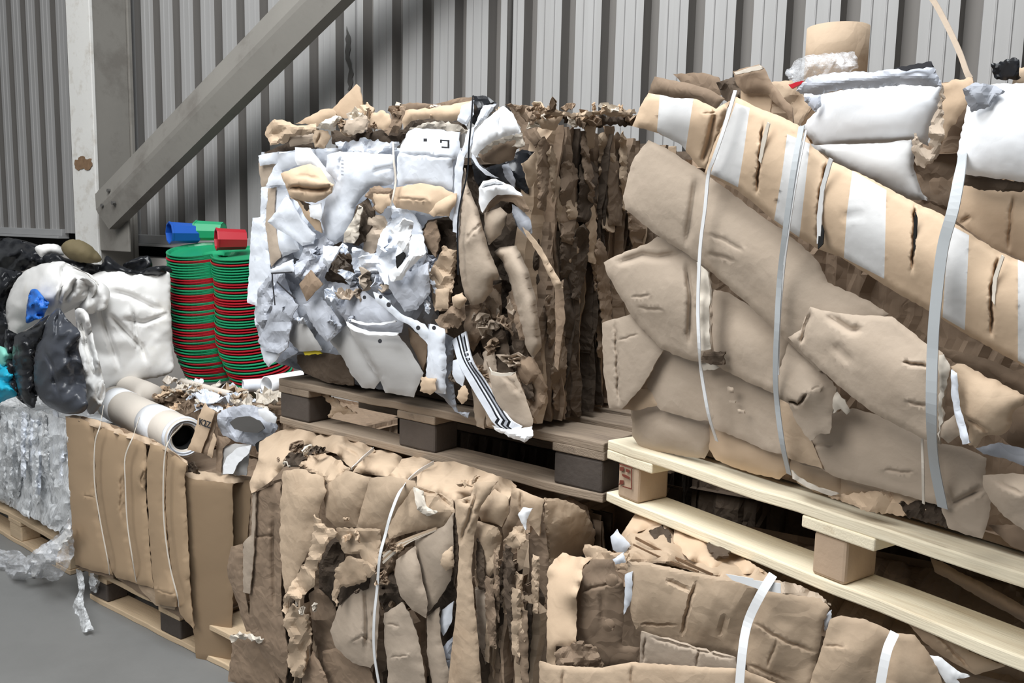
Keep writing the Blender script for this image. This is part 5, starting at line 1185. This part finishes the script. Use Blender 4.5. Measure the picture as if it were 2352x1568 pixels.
rngB = np.random.RandomState(31)
for i in range(26):     # frayed fibres along the shoulder and in the torn hollows
    cx, cy = [(690, 1030), (730, 1040), (800, 1210), (870, 1340), (700, 1400), (1075, 1110), (905, 1270), (670, 1060)][i % 8]
    px_ = cx + rngB.randn() * 18; py_ = cy + rngB.randn() * 14
    scrap(b_, PB.at(px_, py_, 0.13 if py_ > 1150 else 0.03), rngB.uniform(0.008, 0.022), ['kraft', 'torn_core', 'kraft_brown', 'kraft_dark'][rngB.randint(4)], 1200 + i, flat=1.4)
for i in range(18):
    x_ = rngB.uniform(1085, 1225); y_ = rngB.uniform(1230, 1400); h_ = rngB.uniform(90, 220); w_ = rngB.uniform(8, 22); k_ = rngB.uniform(-0.1, 0.1) * h_
    S(b_, PB, ['kraft_brown', 'kraft_dark', 'kraft', 'kraft_brown'][rngB.randint(4)], 'F',
      [x_, y_, x_ + w_, y_ + 6, x_ + w_ + k_ * 0.5, y_ + h_ * 0.5, x_ + w_ * 0.8 + k_, y_ + h_, x_ + k_, y_ + h_ * 0.96, x_ + k_ * 0.4 - 3, y_ + h_ * 0.5],
      rngB.uniform(0.10, 0.135), crump=rngB.uniform(0.008, 0.016), cs=0.04, rag=2, name='crushed_sheet')
# ================================================================ brown box bale, rolls and scraps
e_ = baleE
PP = front_plane(2.657, 0.33)
S(e_, PE, 'kraft_brown', 'N', [315,300, 400,285, 560,330, 740,400, 900,500, 900,1200, 880,1260, 740,1180, 540,1050, 380,1000, 350,900, 335,650], 0.0)
S(e_, PE, 'kraft_flat', 'N', [315,288, 400,300, 452,330, 460,600, 475,780, 505,900, 530,1010, 545,1050, 450,1030, 362,1000, 350,880, 335,650], 0.03, bulge=0.012, name='box_panel', grooves=[[400,665, 455,672, 0.004, 3]])
S(e_, PE, 'kraft_flat', 'N', [452,330, 560,362, 618,385, 602,600, 612,800, 642,1000, 657,1088, 560,1062, 540,1030, 505,900, 480,780, 462,600], 0.034, bulge=0.02, name='box_panel', grooves=[[585,560, 580,780, 0.006, 5]])
S(e_, PE, 'kraft_flat', 'N', [615,385, 702,412, 708,520, 700,640, 715,850, 732,1050, 738,1112, 652,1088, 625,950, 607,700, 603,560], 0.036, bulge=0.02, name='box_panel', grooves=[[690,540, 680,600, 690,630, 0.006, 4]])
S(e_, PE, 'kraft_flat', 'N', [722,415, 800,440, 802,520, 790,700, 802,860, 820,1020, 852,1150, 850,1202, 752,1190, 735,1060, 716,830, 708,620, 706,500], 0.038, bulge=0.02, name='box_panel', grooves=[[740,1120, 850,1145, 0.004, 4]])
S(e_, PE, 'kraft_flat', 'N', [800,440, 900,515, 888,580, 902,800, 915,1100, 932,1310, 870,1240, 852,1190, 812,960, 792,780, 790,600], 0.03, bulge=0.012, name='box_panel')
S(e_, PE, 'kraft', 'N', [312,285, 350,278, 400,284, 560,330, 610,355, 740,395, 900,500, 905,520, 800,450, 710,418, 618,390, 560,368, 452,335, 380,305], 0.045, offs=[0.0,-0.02,-0.02,-0.03,-0.03,-0.02,0.0,0.04,0.05,0.05,0.05,0.05,0.05,0.04], bulge=0.006, name='box_rim')
S(e_, PE, 'kraft_brown', 'N', [360,1000, 450,1022, 545,1048, 545,1065, 450,1040, 370,1012], 0.02, crump=0.004)
S(e_, PE, 'kraft', 'N', [655,1085, 740,1100, 850,1190, 840,1215, 750,1195, 670,1110], 0.02, crump=0.008, rag=2)
pc = S(e_, PP, 'kraft_flat_shade', 'N', [885,562, 905,578, 950,590, 1050,600, 1120,608, 1122,900, 1120,1200, 1113,1482, 945,1450, 930,1300, 912,1000, 900,800], 0.0, name='box_side', label='smooth shade-coloured box side reaching down past the pallet', bulge=0.01, thick=0.005)
S(e_, PP, 'kraft_flat_shade', 'N', [1105,590, 1208,592, 1205,720, 1190,880, 1130,930, 1105,930], -0.05, name='box_side')
S(e_, PP, 'kraft', 'N', [885,560, 950,545, 1060,560, 1210,575, 1210,597, 1120,610, 1050,602, 950,592, 905,580], -0.01, offs=[0.0,-0.05,-0.06,-0.07,-0.06,-0.01,0.0,0.0,0.0], name='box_rim')
S(e_, PP, 'kraft_dark', 'N', [890,555, 900,510, 935,500, 960,560, 940,585, 905,580], -0.03, crump=0.02, cs=0.03, rag=3)
for fl_ in ([500,235, 482,330, 458,420, 456,600, 482,780, 520,980, 528,1045], [672,290, 642,380, 604,480, 604,600, 614,800, 640,980, 658,1085], [880,325, 815,400, 792,500, 787,700, 797,860, 822,1020, 855,1150, 862,1200]):
    n_ = len(fl_) // 2
    SO(e_, PE, 'N', fl_, [-0.06, 0.055] + [0.066] * (n_ - 3) + [0.03], 0.007, 'strap_twine', name='twine')
def cyl(par, name, m, c0, c1, r, seg=40, rin=None, mid=6, wob=0.0, **kw):
    P = np.array([np.array(c0) + (np.array(c1) - np.array(c0)) * t for t in np.linspace(0, 1, mid)])
    rr = r * (1 + wob * np.sin(np.arange(mid) * 2.1))
    V, Fc = tube_mesh(P, rr, seg, r_in=rin)
    o = link(name, V, Fc, m, par, **kw)
    me = o.data; at_ = me.attributes.new('sharp_edge', 'BOOLEAN', 'EDGE')
    return o
# big roll wrapped with two white bands
zr = 0.755
TP = top_plane(zr)
q = TP.at(np.array([262.0, 424.0]), np.array([925.0, 1005.0]))
ra, rb = q[0], q[1]; ax = (rb - ra) / np.linalg.norm(rb - ra); RR = 0.078
roll = thing('paper_roll', 'thick beige paper roll with two white bands lying on the brown box bale', 'roll', tuple(ra))
o = cyl(roll, 'wound_paper', 'paper_roll', ra, rb, RR, rin=0.05, wob=0.006)
for t0, t1 in ((0.06, 0.19), (0.60, 0.78)):
    cyl(roll, 'white_band', 'white_bright', ra + (rb - ra) * t0, ra + (rb - ra) * t1, RR + 0.002, rin=RR, mid=3, label='white wrapping band')
cyl(roll, 'core_tube', 'void', ra + ax * 0.01, rb - ax * 0.012, 0.0505, rin=0.044, mid=3, label='dark hollow core')
V, Fc = tube_mesh([rb - ax * 0.05, rb - ax * 0.048], 0.05, 24); link('core_plug', V, Fc, 'void', roll)
for t_, r_ in ((0.0, 0.060), (0.004, 0.069), (-0.006, 0.078)):
    cyl(roll, 'film_wrap', 'white_board', rb + ax * (t_ - 0.02), rb + ax * (t_ + 0.004), r_ + 0.003, rin=r_ - 0.002, mid=4, wob=0.02)
q = top_plane(0.80).at(np.array([268.0, 350.0]), np.array([874.0, 908.0]))
r2 = thing('paper_roll', 'pale beige roll with a rounded end lying behind the white-banded roll', 'roll', tuple(q[0]))
cyl(r2, 'wound_paper', 'paper_roll', q[0], q[1], 0.052, wob=0.03)
V, Fc = tube_mesh([q[0] - ax * 0.02, q[0] - ax * 0.012, q[0]], [0.02, 0.04, 0.052], 24); link('rounded_end', V, Fc, 'paper_roll', r2)

def scatter(par, pts_px, z0, size, mats, seed, n, spread=28, dz=0.03):
    rng = np.random.RandomState(seed)
    P = np.array(pts_px, float).reshape(-1, 2)
    for i in range(n):
        b = P[rng.randint(len(P))] + rng.randn(2) * spread * np.array([1, 0.35])
        z = z0 + rng.uniform(-0.01, dz)
        c = top_plane(z).at(b[0], b[1])
        scrap(par, c, size * rng.uniform(0.5, 1.4), mats[rng.randint(len(mats))], seed * 100 + i)
scatter(e_, [400,910, 350,895, 390,905, 430,925, 470,930, 510,945, 440,900, 480,905], 0.81, 0.035, ['kraft_tan', 'kraft', 'torn_core', 'kraft_tan', 'white_board', 'kraft_brown'], 3, 34, 22, 0.05)
scatter(baleG, [400,880, 440,890, 480,895, 520,900, 560,915, 600,925, 545,905, 620,910], 0.83, 0.045, ['torn_core', 'white_board', 'kraft', 'torn_core', 'paper_roll', 'white_board'], 4, 44, 24, 0.05)
scatter(e_, [590,935, 620,945, 630,925, 560,935], 0.70, 0.04, ['kraft', 'torn_core', 'kraft_tan', 'kraft_brown'], 5, 22, 16, 0.06)
# tan card printed with K2Z
PCd = front_plane(2.45, 0.55)
crd = S(e_, PCd, 'kraft_tan', 'F', [430,1033, 444,1000, 456,955, 470,925, 476,934, 494,944, 480,990, 462,1040], 0.0, name='printed_card', label='tan card strip printed K2Z', rag=1)
S(e_, PCd, 'kraft_brown', 'F', [462,1040, 480,990, 494,945, 500,950, 490,1000, 476,1045], -0.01, crump=0.006)
S(e_, PCd, 'kraft_tan', 'F', [476,1045, 490,995, 497,1010, 486,1052], 0.01, crump=0.004)
def text_part(par, name, s, p0, p1, up, size, m):
    cu = bpy.data.curves.new(name, 'FONT'); cu.body = s; cu.size = size; cu.extrude = 0.0006; cu.offset = size * 0.02
    to = bpy.data.objects.new(name, cu)
    C.objects.link(to)
    bpy.context.view_layer.update()
    me = bpy.data.meshes.new_from_object(to.evaluated_get(bpy.context.evaluated_depsgraph_get()))
    x = (p1 - p0) / np.linalg.norm(p1 - p0); z = np.cross(x, up); z /= np.linalg.norm(z); y = np.cross(z, x)
    V = np.array([v.co[:] for v in me.vertices]); Fc = [tuple(p.vertices) for p in me.polygons]
    wd = V[:, 0].max() - V[:, 0].min(); sc = np.linalg.norm(p1 - p0) / wd
    V = p0 + (V[:, [0]] - V[:, 0].min()) * x * sc + V[:, [1]] * y * sc + V[:, [2]] * z
    bpy.data.objects.remove(to); bpy.data.meshes.remove(me); bpy.data.curves.remove(cu)
    return link(name, V, Fc, m, par, smooth=False)
a = PCd.at(np.array([457.0, 484.0]), np.array([974.0, 984.0]), 0.004)
text_part(crd, 'printed_text', 'K2Z', a[0], a[1], ZU, 0.03, 'ink')
# silvery crumpled liner and white tub in the box
lin = S(e_, PCd, GB, 'F', [500,950, 520,938, 560,928, 600,935, 630,950, 637,985, 625,1010, 600,1030, 575,1022, 545,1015, 512,1000, 500,975], -0.02, crump=0.02, cs=0.05, name='silver_liner', rag=2)
S(lin, PCd, 'steel_dark', 'F', [527,970, 545,958, 572,956, 596,966, 607,984, 592,994, 562,992, 538,985], 0.012, crump=0.004, roll=0, name='liner_mouth', rag=1)
S(e_, PCd, WW, 'F', [592,940, 610,935, 636,958, 632,972, 612,968, 596,955], 0.015, rag=1)
S(e_, PCd, 'kraft_brown', 'F', [498,1000, 520,1003, 530,1012, 512,1030, 508,1085, 496,1080], -0.01)
tb_ = S(e_, PCd, 'grey_wrap', 'F', [510,1026, 540,1018, 578,1020, 572,1050, 566,1092, 508,1090], -0.02, bulge=0.02, name='white_tub')
S(tb_, PCd, WW, 'F', [512,1070, 520,1050, 545,1028, 575,1022, 572,1040, 548,1062, 535,1088, 512,1088], 0.0, roll=0, name='tub_label')
S(e_, PCd, 'void', 'F', [586,1020, 600,1010, 612,1015, 606,1030, 592,1038], 0.0, roll=0, name='hole_shade')  # black patch for the unlit opening in the box
# two white tubes on the rear bale
qq = top_plane(0.865).at(np.array([558.0, 625.0]), np.array([886.0, 882.0]))
t1 = cyl(None, 'paper_tube', 'white_board', qq[0], qq[1], 0.029, rin=0.024, origin=tuple(qq[0])); tag(t1, 'short white paper tube with open end facing left, beside the dark pallet corner', 'tube')
qq = top_plane(0.88).at(np.array([612.0, 700.0]), np.array([884.0, 868.0]))
t2 = cyl(None, 'paper_tube', 'white_bright', qq[0], qq[1], 0.040, rin=0.034, origin=tuple(qq[0])); tag(t2, 'thicker white paper tube running behind the dark pallet corner', 'tube')
qq = top_plane(0.86).at(np.array([418.0, 530.0]), np.array([875.0, 905.0]))
t3 = cyl(None, 'paper_tube', 'paper_roll', qq[0], qq[1], 0.014, rin=0.010, seg=16, origin=tuple(qq[0])); tag(t3, 'thin pale tube lying along the foot of the tray stack', 'tube')

# ================================================================ stack of red and green trays
uT = np.array([0.93, -0.37, 0]); bT = np.array([0.37, 0.93, 0])
base = np.array([-1.60, 4.42, 0.80])
def tray_outline(n=56):
    """two round lobes that run into each other"""
    P = []
    for i in range(n):
        a = 6.28318 * i / n
        x, y = math.cos(a), math.sin(a)
        # radius of the union of two circles of r .155 centred at +-.145
        best = 0
        for cx in (-0.142, 0.142):
            bq = x * cx; disc = bq * bq - (cx * cx - 0.157 ** 2)
            if disc > 0: best = max(best, bq + math.sqrt(disc))
        P.append((x * best, y * best))
    return np.array(P)
OUT = tray_outline()
def tray_mesh():
    rings = [(1.0, -0.0042), (1.0, 0.0), (0.955, 0.0), (0.925, -0.0115), (0.80, -0.016), (0.35, -0.016), (0.28, -0.028), (0.12, -0.028)]
    V = []; n = len(OUT)
    for s_, z_ in rings:
        for p in OUT: V.append((p[0] * s_, p[1] * s_, z_))
    V = np.array(V)
    Fc = [(j * n + i, j * n + (i + 1) % n, (j + 1) * n + (i + 1) % n, (j + 1) * n + i) for j in range(len(rings) - 1) for i in range(n)]
    return V, Fc
TV, TF = tray_mesh()
def make_tray(m, nm='nested_tray'):
    me = bpy.data.meshes.new(nm); me.from_pydata(TV.tolist(), [], TF); me.materials.append(MATS[m])
    me.polygons.foreach_set('use_smooth', [False] * len(me.polygons))
    o = bpy.data.objects.new(nm, me); C.objects.link(o)
    md = o.modifiers.new('thickness', 'SOLIDIFY'); md.thickness = 0.002; md.offset = -1
    return o
protos = {}
NT = 48
rngT = random.Random(5)
reds = {1, 3, 4, 6, 9, 12, 13, 15, 17, 18, 20, 21, 25, 27, 28, 30, 31, 32, 35, 37, 38, 45, 48, 51}
for i in range(NT):
    k_ = 'R' if i in reds and i != NT - 1 else 'G'
    nm = 'green_plastic' if k_ == 'G' else 'red_plastic'
    if k_ not in protos: o = make_tray(nm); protos[k_] = o
    else: o = protos[k_].copy(); C.objects.link(o)
    z = base[2] + 0.05 + i * (0.62 / NT)
    lean = 0.018 * math.sin(i / NT * 3.1)
    shift = 0.10 * max(0, 1 - i / 16) ** 1.3
    tw = 0.10 * max(0, (i - 18) / NT)
    P = base + uT * (0.145 + lean + shift) 
    o.location = (P[0] + rngT.uniform(-1, 1) * 0.003, P[1] + rngT.uniform(-1, 1) * 0.003, z)
    o.rotation_euler = (0.21 + rngT.uniform(-1, 1) * 0.004, 0.030 + rngT.uniform(-1, 1) * 0.004, math.atan2(uT[1], uT[0]) + tw * -0.3 + rngT.uniform(-1, 1) * 0.01)
    top = i == NT - 1
    tag(o, ('green two-lobed plastic tray lying on top of the tray stack' if top else
            ('green' if k_ == 'G' else 'red') + ' two-lobed plastic tray nested inside the tall tray stack'), 'tray', 'trays nested in the stack')
ztop = base[2] + 0.05 + 0.62
def tub(label, m, px, py, dirv, L=0.125, r=0.044, far=0.0):
    c = front_plane(base[1] - 0.397 * 1.45 + far, 0.397).at(px, py); c[2] = ztop + r + 0.012 + far * 0.2
    d_ = np.array(dirv, float); d_ /= np.linalg.norm(d_)
    P = [c - d_ * L / 2, c + d_ * L * 0.5]
    V, Fc = tube_mesh(P, [r, r * 0.9], 8, r_in=[r * 0.92, r * 0.8])
    t = thing('plastic_tub', label, 'tub', tuple(c - ZU * r))
    link('tub_wall', V, Fc, m, t, smooth=False)
    V, Fc = tube_mesh([c + d_ * L * 0.49, c + d_ * L * 0.5], r * 0.88, 8); link('tub_base', V, Fc, m, t, smooth=False)
    V, Fc = tube_mesh([c - d_ * L * 0.5, c - d_ * L * 0.44], r * 1.04, 8, r_in=r * 0.95); link('tub_rim', V, Fc, m, t, smooth=False)
tub('blue plastic tub lying at the left on the tray stack', 'blue_plastic', 421, 533, (0.75, 0.6, 0), r=0.056, L=0.145, far=0.0)
tub('green plastic tub lying between the blue and the red tub', 'green_plastic', 482, 528, (0.95, -0.1, 0), r=0.052, L=0.15, far=0.09)
tub('red plastic tub lying at the right on the tray stack', 'red_plastic', 530, 548, (0.85, 0.45, 0), r=0.054, L=0.14, far=-0.10)

# ================================================================ film bale and bags at the left
f_ = baleF
for fl_, of in (([-60,225, 20,235, 100,240, 150,300, 160,500, 140,780, 60,720, -60,660], 0.03), ([80,240, 200,260, 320,300, 330,500, 340,640, 345,790, 300,850, 200,800, 130,760, 110,500], 0.05),
                ([230,270, 318,300, 335,520, 350,800, 320,850, 280,700, 240,500], 0.09)):
    S(f_, PF, 'film', 'N', fl_, of, crump=0.03, cs=0.08, rag=3, name='film_sheet', thick=0.002)
S(f_, PF, 'film_core', 'N', [-60,235, 100,245, 330,300, 345,780, 300,840, 130,760, -60,660], 0.0, crump=0.03, cs=0.05, wave=(0.015, 0.05, 0), name='packed_film')
for i in range(16):
    x0 = 8 + i * 19 + random.uniform(-6, 6); y0 = 250 + random.uniform(0, 120); h = random.uniform(200, 420)
    S(f_, PF, random.choice(['film', 'white_board', 'film_core', 'film']), 'N', [x0, y0, x0 + 20, y0 + 12, x0 + 28 + random.uniform(-8, 8), y0 + h * 0.5, x0 + 16, y0 + h, x0 - 4, y0 + h * 0.95, x0 - 8, y0 + h * 0.4], 0.045 + random.uniform(0, 0.03), bulge=0.02, crump=0.02, cs=0.04, name='film_fold')
def bag(name, label, cat, m, pl, v, flat, off, back, **kw):
    o = sheet(None, pl, m, v, flat, off, back=back, name=name, smooth_edge=True, **kw)
    return tag(o, label, cat)
PW = front_plane(4.62, -0.256)
bag('plastic_bag', 'big white plastic bag with soft folds between the film bale and the tray stack', 'bag', 'bag_white', PW, 'M',
    [530,500, 650,450, 720,430, 900,438, 1080,470, 1172,440, 1182,700, 1196,980, 1190,1130, 1000,1180, 820,1210, 740,1260, 640,1280, 600,1100, 560,1000, 540,800, 520,700, 490,600],
    0.0, 0.25, bulge=0.09, crump=0.03, cs=0.20, wave=None,
    grooves=[[750,560, 900,600, 1080,690, 1150,700, 0.03, 12], [750,720, 860,840, 980,960, 1010,1060, 0.04, 10], [730,560, 700,720, 790,1000, 830,1110, 0.035, 10], [920,680, 940,850, 960,980, 0.025, 8], [840,760, 1000,790, 1170,720, 0.02, 9], [600,940, 640,1100, 680,1200, 0.03, 8]])
bag('bag_knot', 'bunched yellowed knot of white plastic on the big white bag', 'plastic', 'bag_white', PW, 'M', [560,640, 600,560, 660,500, 720,520, 760,580, 740,680, 680,710, 600,730, 550,700], 0.12, 0.06, bulge=0.05, crump=0.03, cs=0.05)
bag('plastic_bag', 'domed bright white plastic bag above the blue scrap and slate bag', 'bag', 'bag_white', PF, 'M',
    [40,680, 60,600, 90,530, 160,440, 270,385, 430,362, 455,400, 530,470, 545,560, 500,650, 430,710, 370,740, 300,760, 230,790, 160,840, 125,870, 80,1000, 55,850],
    -0.10, 0.2, bulge=0.12, crump=0.02, cs=0.10, grooves=[[430,380, 440,520, 400,640, 0.02, 8], [530,480, 500,560, 440,650, 0.02, 8]])
bag('plastic_sheet', 'grey-white plastic sheet hanging between the slate bag and the brown box bale', 'plastic', 'bag_white', PF, 'M', [520,700, 600,720, 640,900, 700,1150, 720,1300, 640,1420, 590,1380, 520,1250, 505,1100, 470,1000, 540,900], -0.06, 0.03, bulge=0.03, crump=0.03, cs=0.07,
    grooves=[[560,760, 600,950, 650,1150, 0.03, 8]])
bag('bin_bag', 'slate-grey knotted refuse bag hanging in front of the white bags', 'bag', 'bag_slate', PF, 'M',
    [300,860, 325,770, 380,700, 410,690, 440,760, 520,830, 545,880, 475,990, 505,1080, 520,1200, 570,1300, 600,1360, 560,1412, 480,1420, 400,1400, 300,1340, 245,1250, 235,1100, 250,960, 290,900],
    0.10, 0.10, bulge=0.08, crump=0.022, cs=0.09, grooves=[[400,720, 390,820, 380,900, 0.02, 6], [300,960, 360,1100, 400,1300, 0.015, 8]])
bag('bin_bag', 'black refuse bag hanging left of the slate-grey one', 'bag', 'bag_black', PF, 'M',
    [110,870, 200,830, 330,735, 335,790, 300,880, 255,960, 240,1100, 240,1250, 232,1375, 170,1345, 120,1230, 85,1050, 95,930], 0.07, 0.08, bulge=0.05, crump=0.03, cs=0.06,
    grooves=[[150,860, 220,830, 300,800, 0.02, 6]])
bag('bin_bag', 'shiny black refuse bag slumped at the top left edge', 'bag', 'bag_black', PF, 'M', [-90,230, 0,205, 100,205, 220,265, 295,340, 305,400, 200,405, 120,440, 30,440, -90,460], -0.25, 0.2, bulge=0.08, crump=0.04, cs=0.06)
bag('bin_bag', 'crinkled black refuse bag left of the domed white bag', 'bag', 'bag_black', PF, 'M', [-90,440, 60,420, 150,450, 90,530, 60,600, 40,700, 60,900, 30,960, -90,960], -0.12, 0.15, bulge=0.05, crump=0.04, cs=0.06)
bag('bin_bag', 'black refuse bag low at the left edge above the film', 'bag', 'bag_black', PF, 'M', [40,830, 80,900, 85,1050, 120,1230, 175,1350, 110,1300, 60,1230, 30,1080, 30,950], 0.03, 0.08, bulge=0.03, crump=0.03, cs=0.05)
bag('bin_bag', 'flat black refuse bag behind the white bags, under the olive sack', 'bag', 'bag_black', PW, 'M',
    [290,340, 360,305, 440,335, 560,360, 700,385, 740,320, 830,390, 960,430, 1040,400, 1160,395, 1190,440, 1060,460, 900,450, 720,440, 560,490, 500,450, 440,385, 380,410], 0.0, 0.2, bulge=0.05, crump=0.04, cs=0.06)
bag('bin_bag', 'pointed black bag corner standing right of the olive sack', 'bag', 'bag_black', PW, 'M', [850,395, 900,355, 985,328, 1035,330, 1052,415, 960,435], -0.1, 0.1, bulge=0.03, crump=0.03, cs=0.05)
bag('sack', 'rounded olive-brown sack lying at the foot of the white column', 'sack', 'olive_sack', PW, 'M', [425,255, 480,212, 560,218, 640,265, 705,350, 640,375, 520,362, 445,312], 0.05, 0.15, bulge=0.08, crump=0.01, cs=0.06)
bag('sack', 'pale sack left of the olive-brown sack', 'sack', 'bag_white', PW, 'M', [240,270, 300,243, 400,248, 440,320, 345,315, 290,335], -0.05, 0.12, bulge=0.05, crump=0.01, cs=0.06)
bag('plastic_scrap', 'crinkled bright blue plastic on the domed white bag', 'plastic', 'bag_blue', PF, 'M', [210,565, 250,558, 300,620, 332,650, 300,700, 292,750, 230,770, 178,785, 190,650], 0.03, 0.03, bulge=0.03, crump=0.03, cs=0.03)
bag('plastic_scrap', 'pale teal plastic at the left edge', 'plastic', 'bag_teal', PF, 'M', [-60,950, 10,955, 35,980, 42,1020, 25,1085, -60,1095], 0.05, 0.05, bulge=0.02, crump=0.01)
bag('plastic_scrap', 'cyan blue plastic at the left edge below the teal piece', 'plastic', 'bag_cyan', PF, 'M', [-60,1085, 30,1080, 60,1130, 72,1230, 112,1285, 60,1312, -60,1340], 0.06, 0.05, bulge=0.03, crump=0.03, cs=0.05)
# film trailing on the floor
VIEW['P'] = (0, 1100, 4.128)
fs = S(None, PF, 'film_clear', 'P', [-60,640, 60,680, 170,680, 250,740, 300,700, 420,610, 560,520, 660,370, 690,540, 700,720, 640,840, 560,950, 500,970, 420,930, 260,940, 180,985, 100,960, -60,860], 0.16, crump=0.06, cs=0.06, bulge=0.06, rag=2, name='plastic_film', thick=0.003)
tag(fs, 'tangle of clear plastic film spilling from the left pallet onto the floor', 'plastic film')
fs = S(None, PF, 'bag_white', 'P', [300,760, 420,640, 560,540, 660,430, 680,560, 640,640, 600,600, 540,720, 520,820, 440,800, 400,900, 300,920], 0.13, crump=0.05, cs=0.05, bulge=0.04, rag=2, name='plastic_film', thick=0.003)
tag(fs, 'bunched white film between the left pallet and the brown box bale', 'plastic film')
fs = S(None, PE, 'film', 'P', [720,850, 780,880, 806,1000, 790,1120, 800,1210, 850,1330, 888,1430, 800,1452, 715,1440, 670,1300, 690,1200, 750,1060, 735,950], 0.06, offs=[0.02,0.02,0.03,0.05,0.08,0.12,0.15,0.17,0.15,0.11,0.08,0.05,0.03], crump=0.02, cs=0.05, name='plastic_strip', thick=0.002)
tag(fs, 'strip of clear film dangling from the brown box bale down to the floor', 'plastic film')
fs = S(None, PE, 'film', 'P', [850,890, 900,880, 950,930, 940,1020, 910,1080, 860,1060, 840,980], 0.0, crump=0.03, cs=0.03, bulge=0.02, name='plastic_wad', thick=0.002)
tag(fs, 'small wad of clear film under the left end of the box bale', 'plastic film')
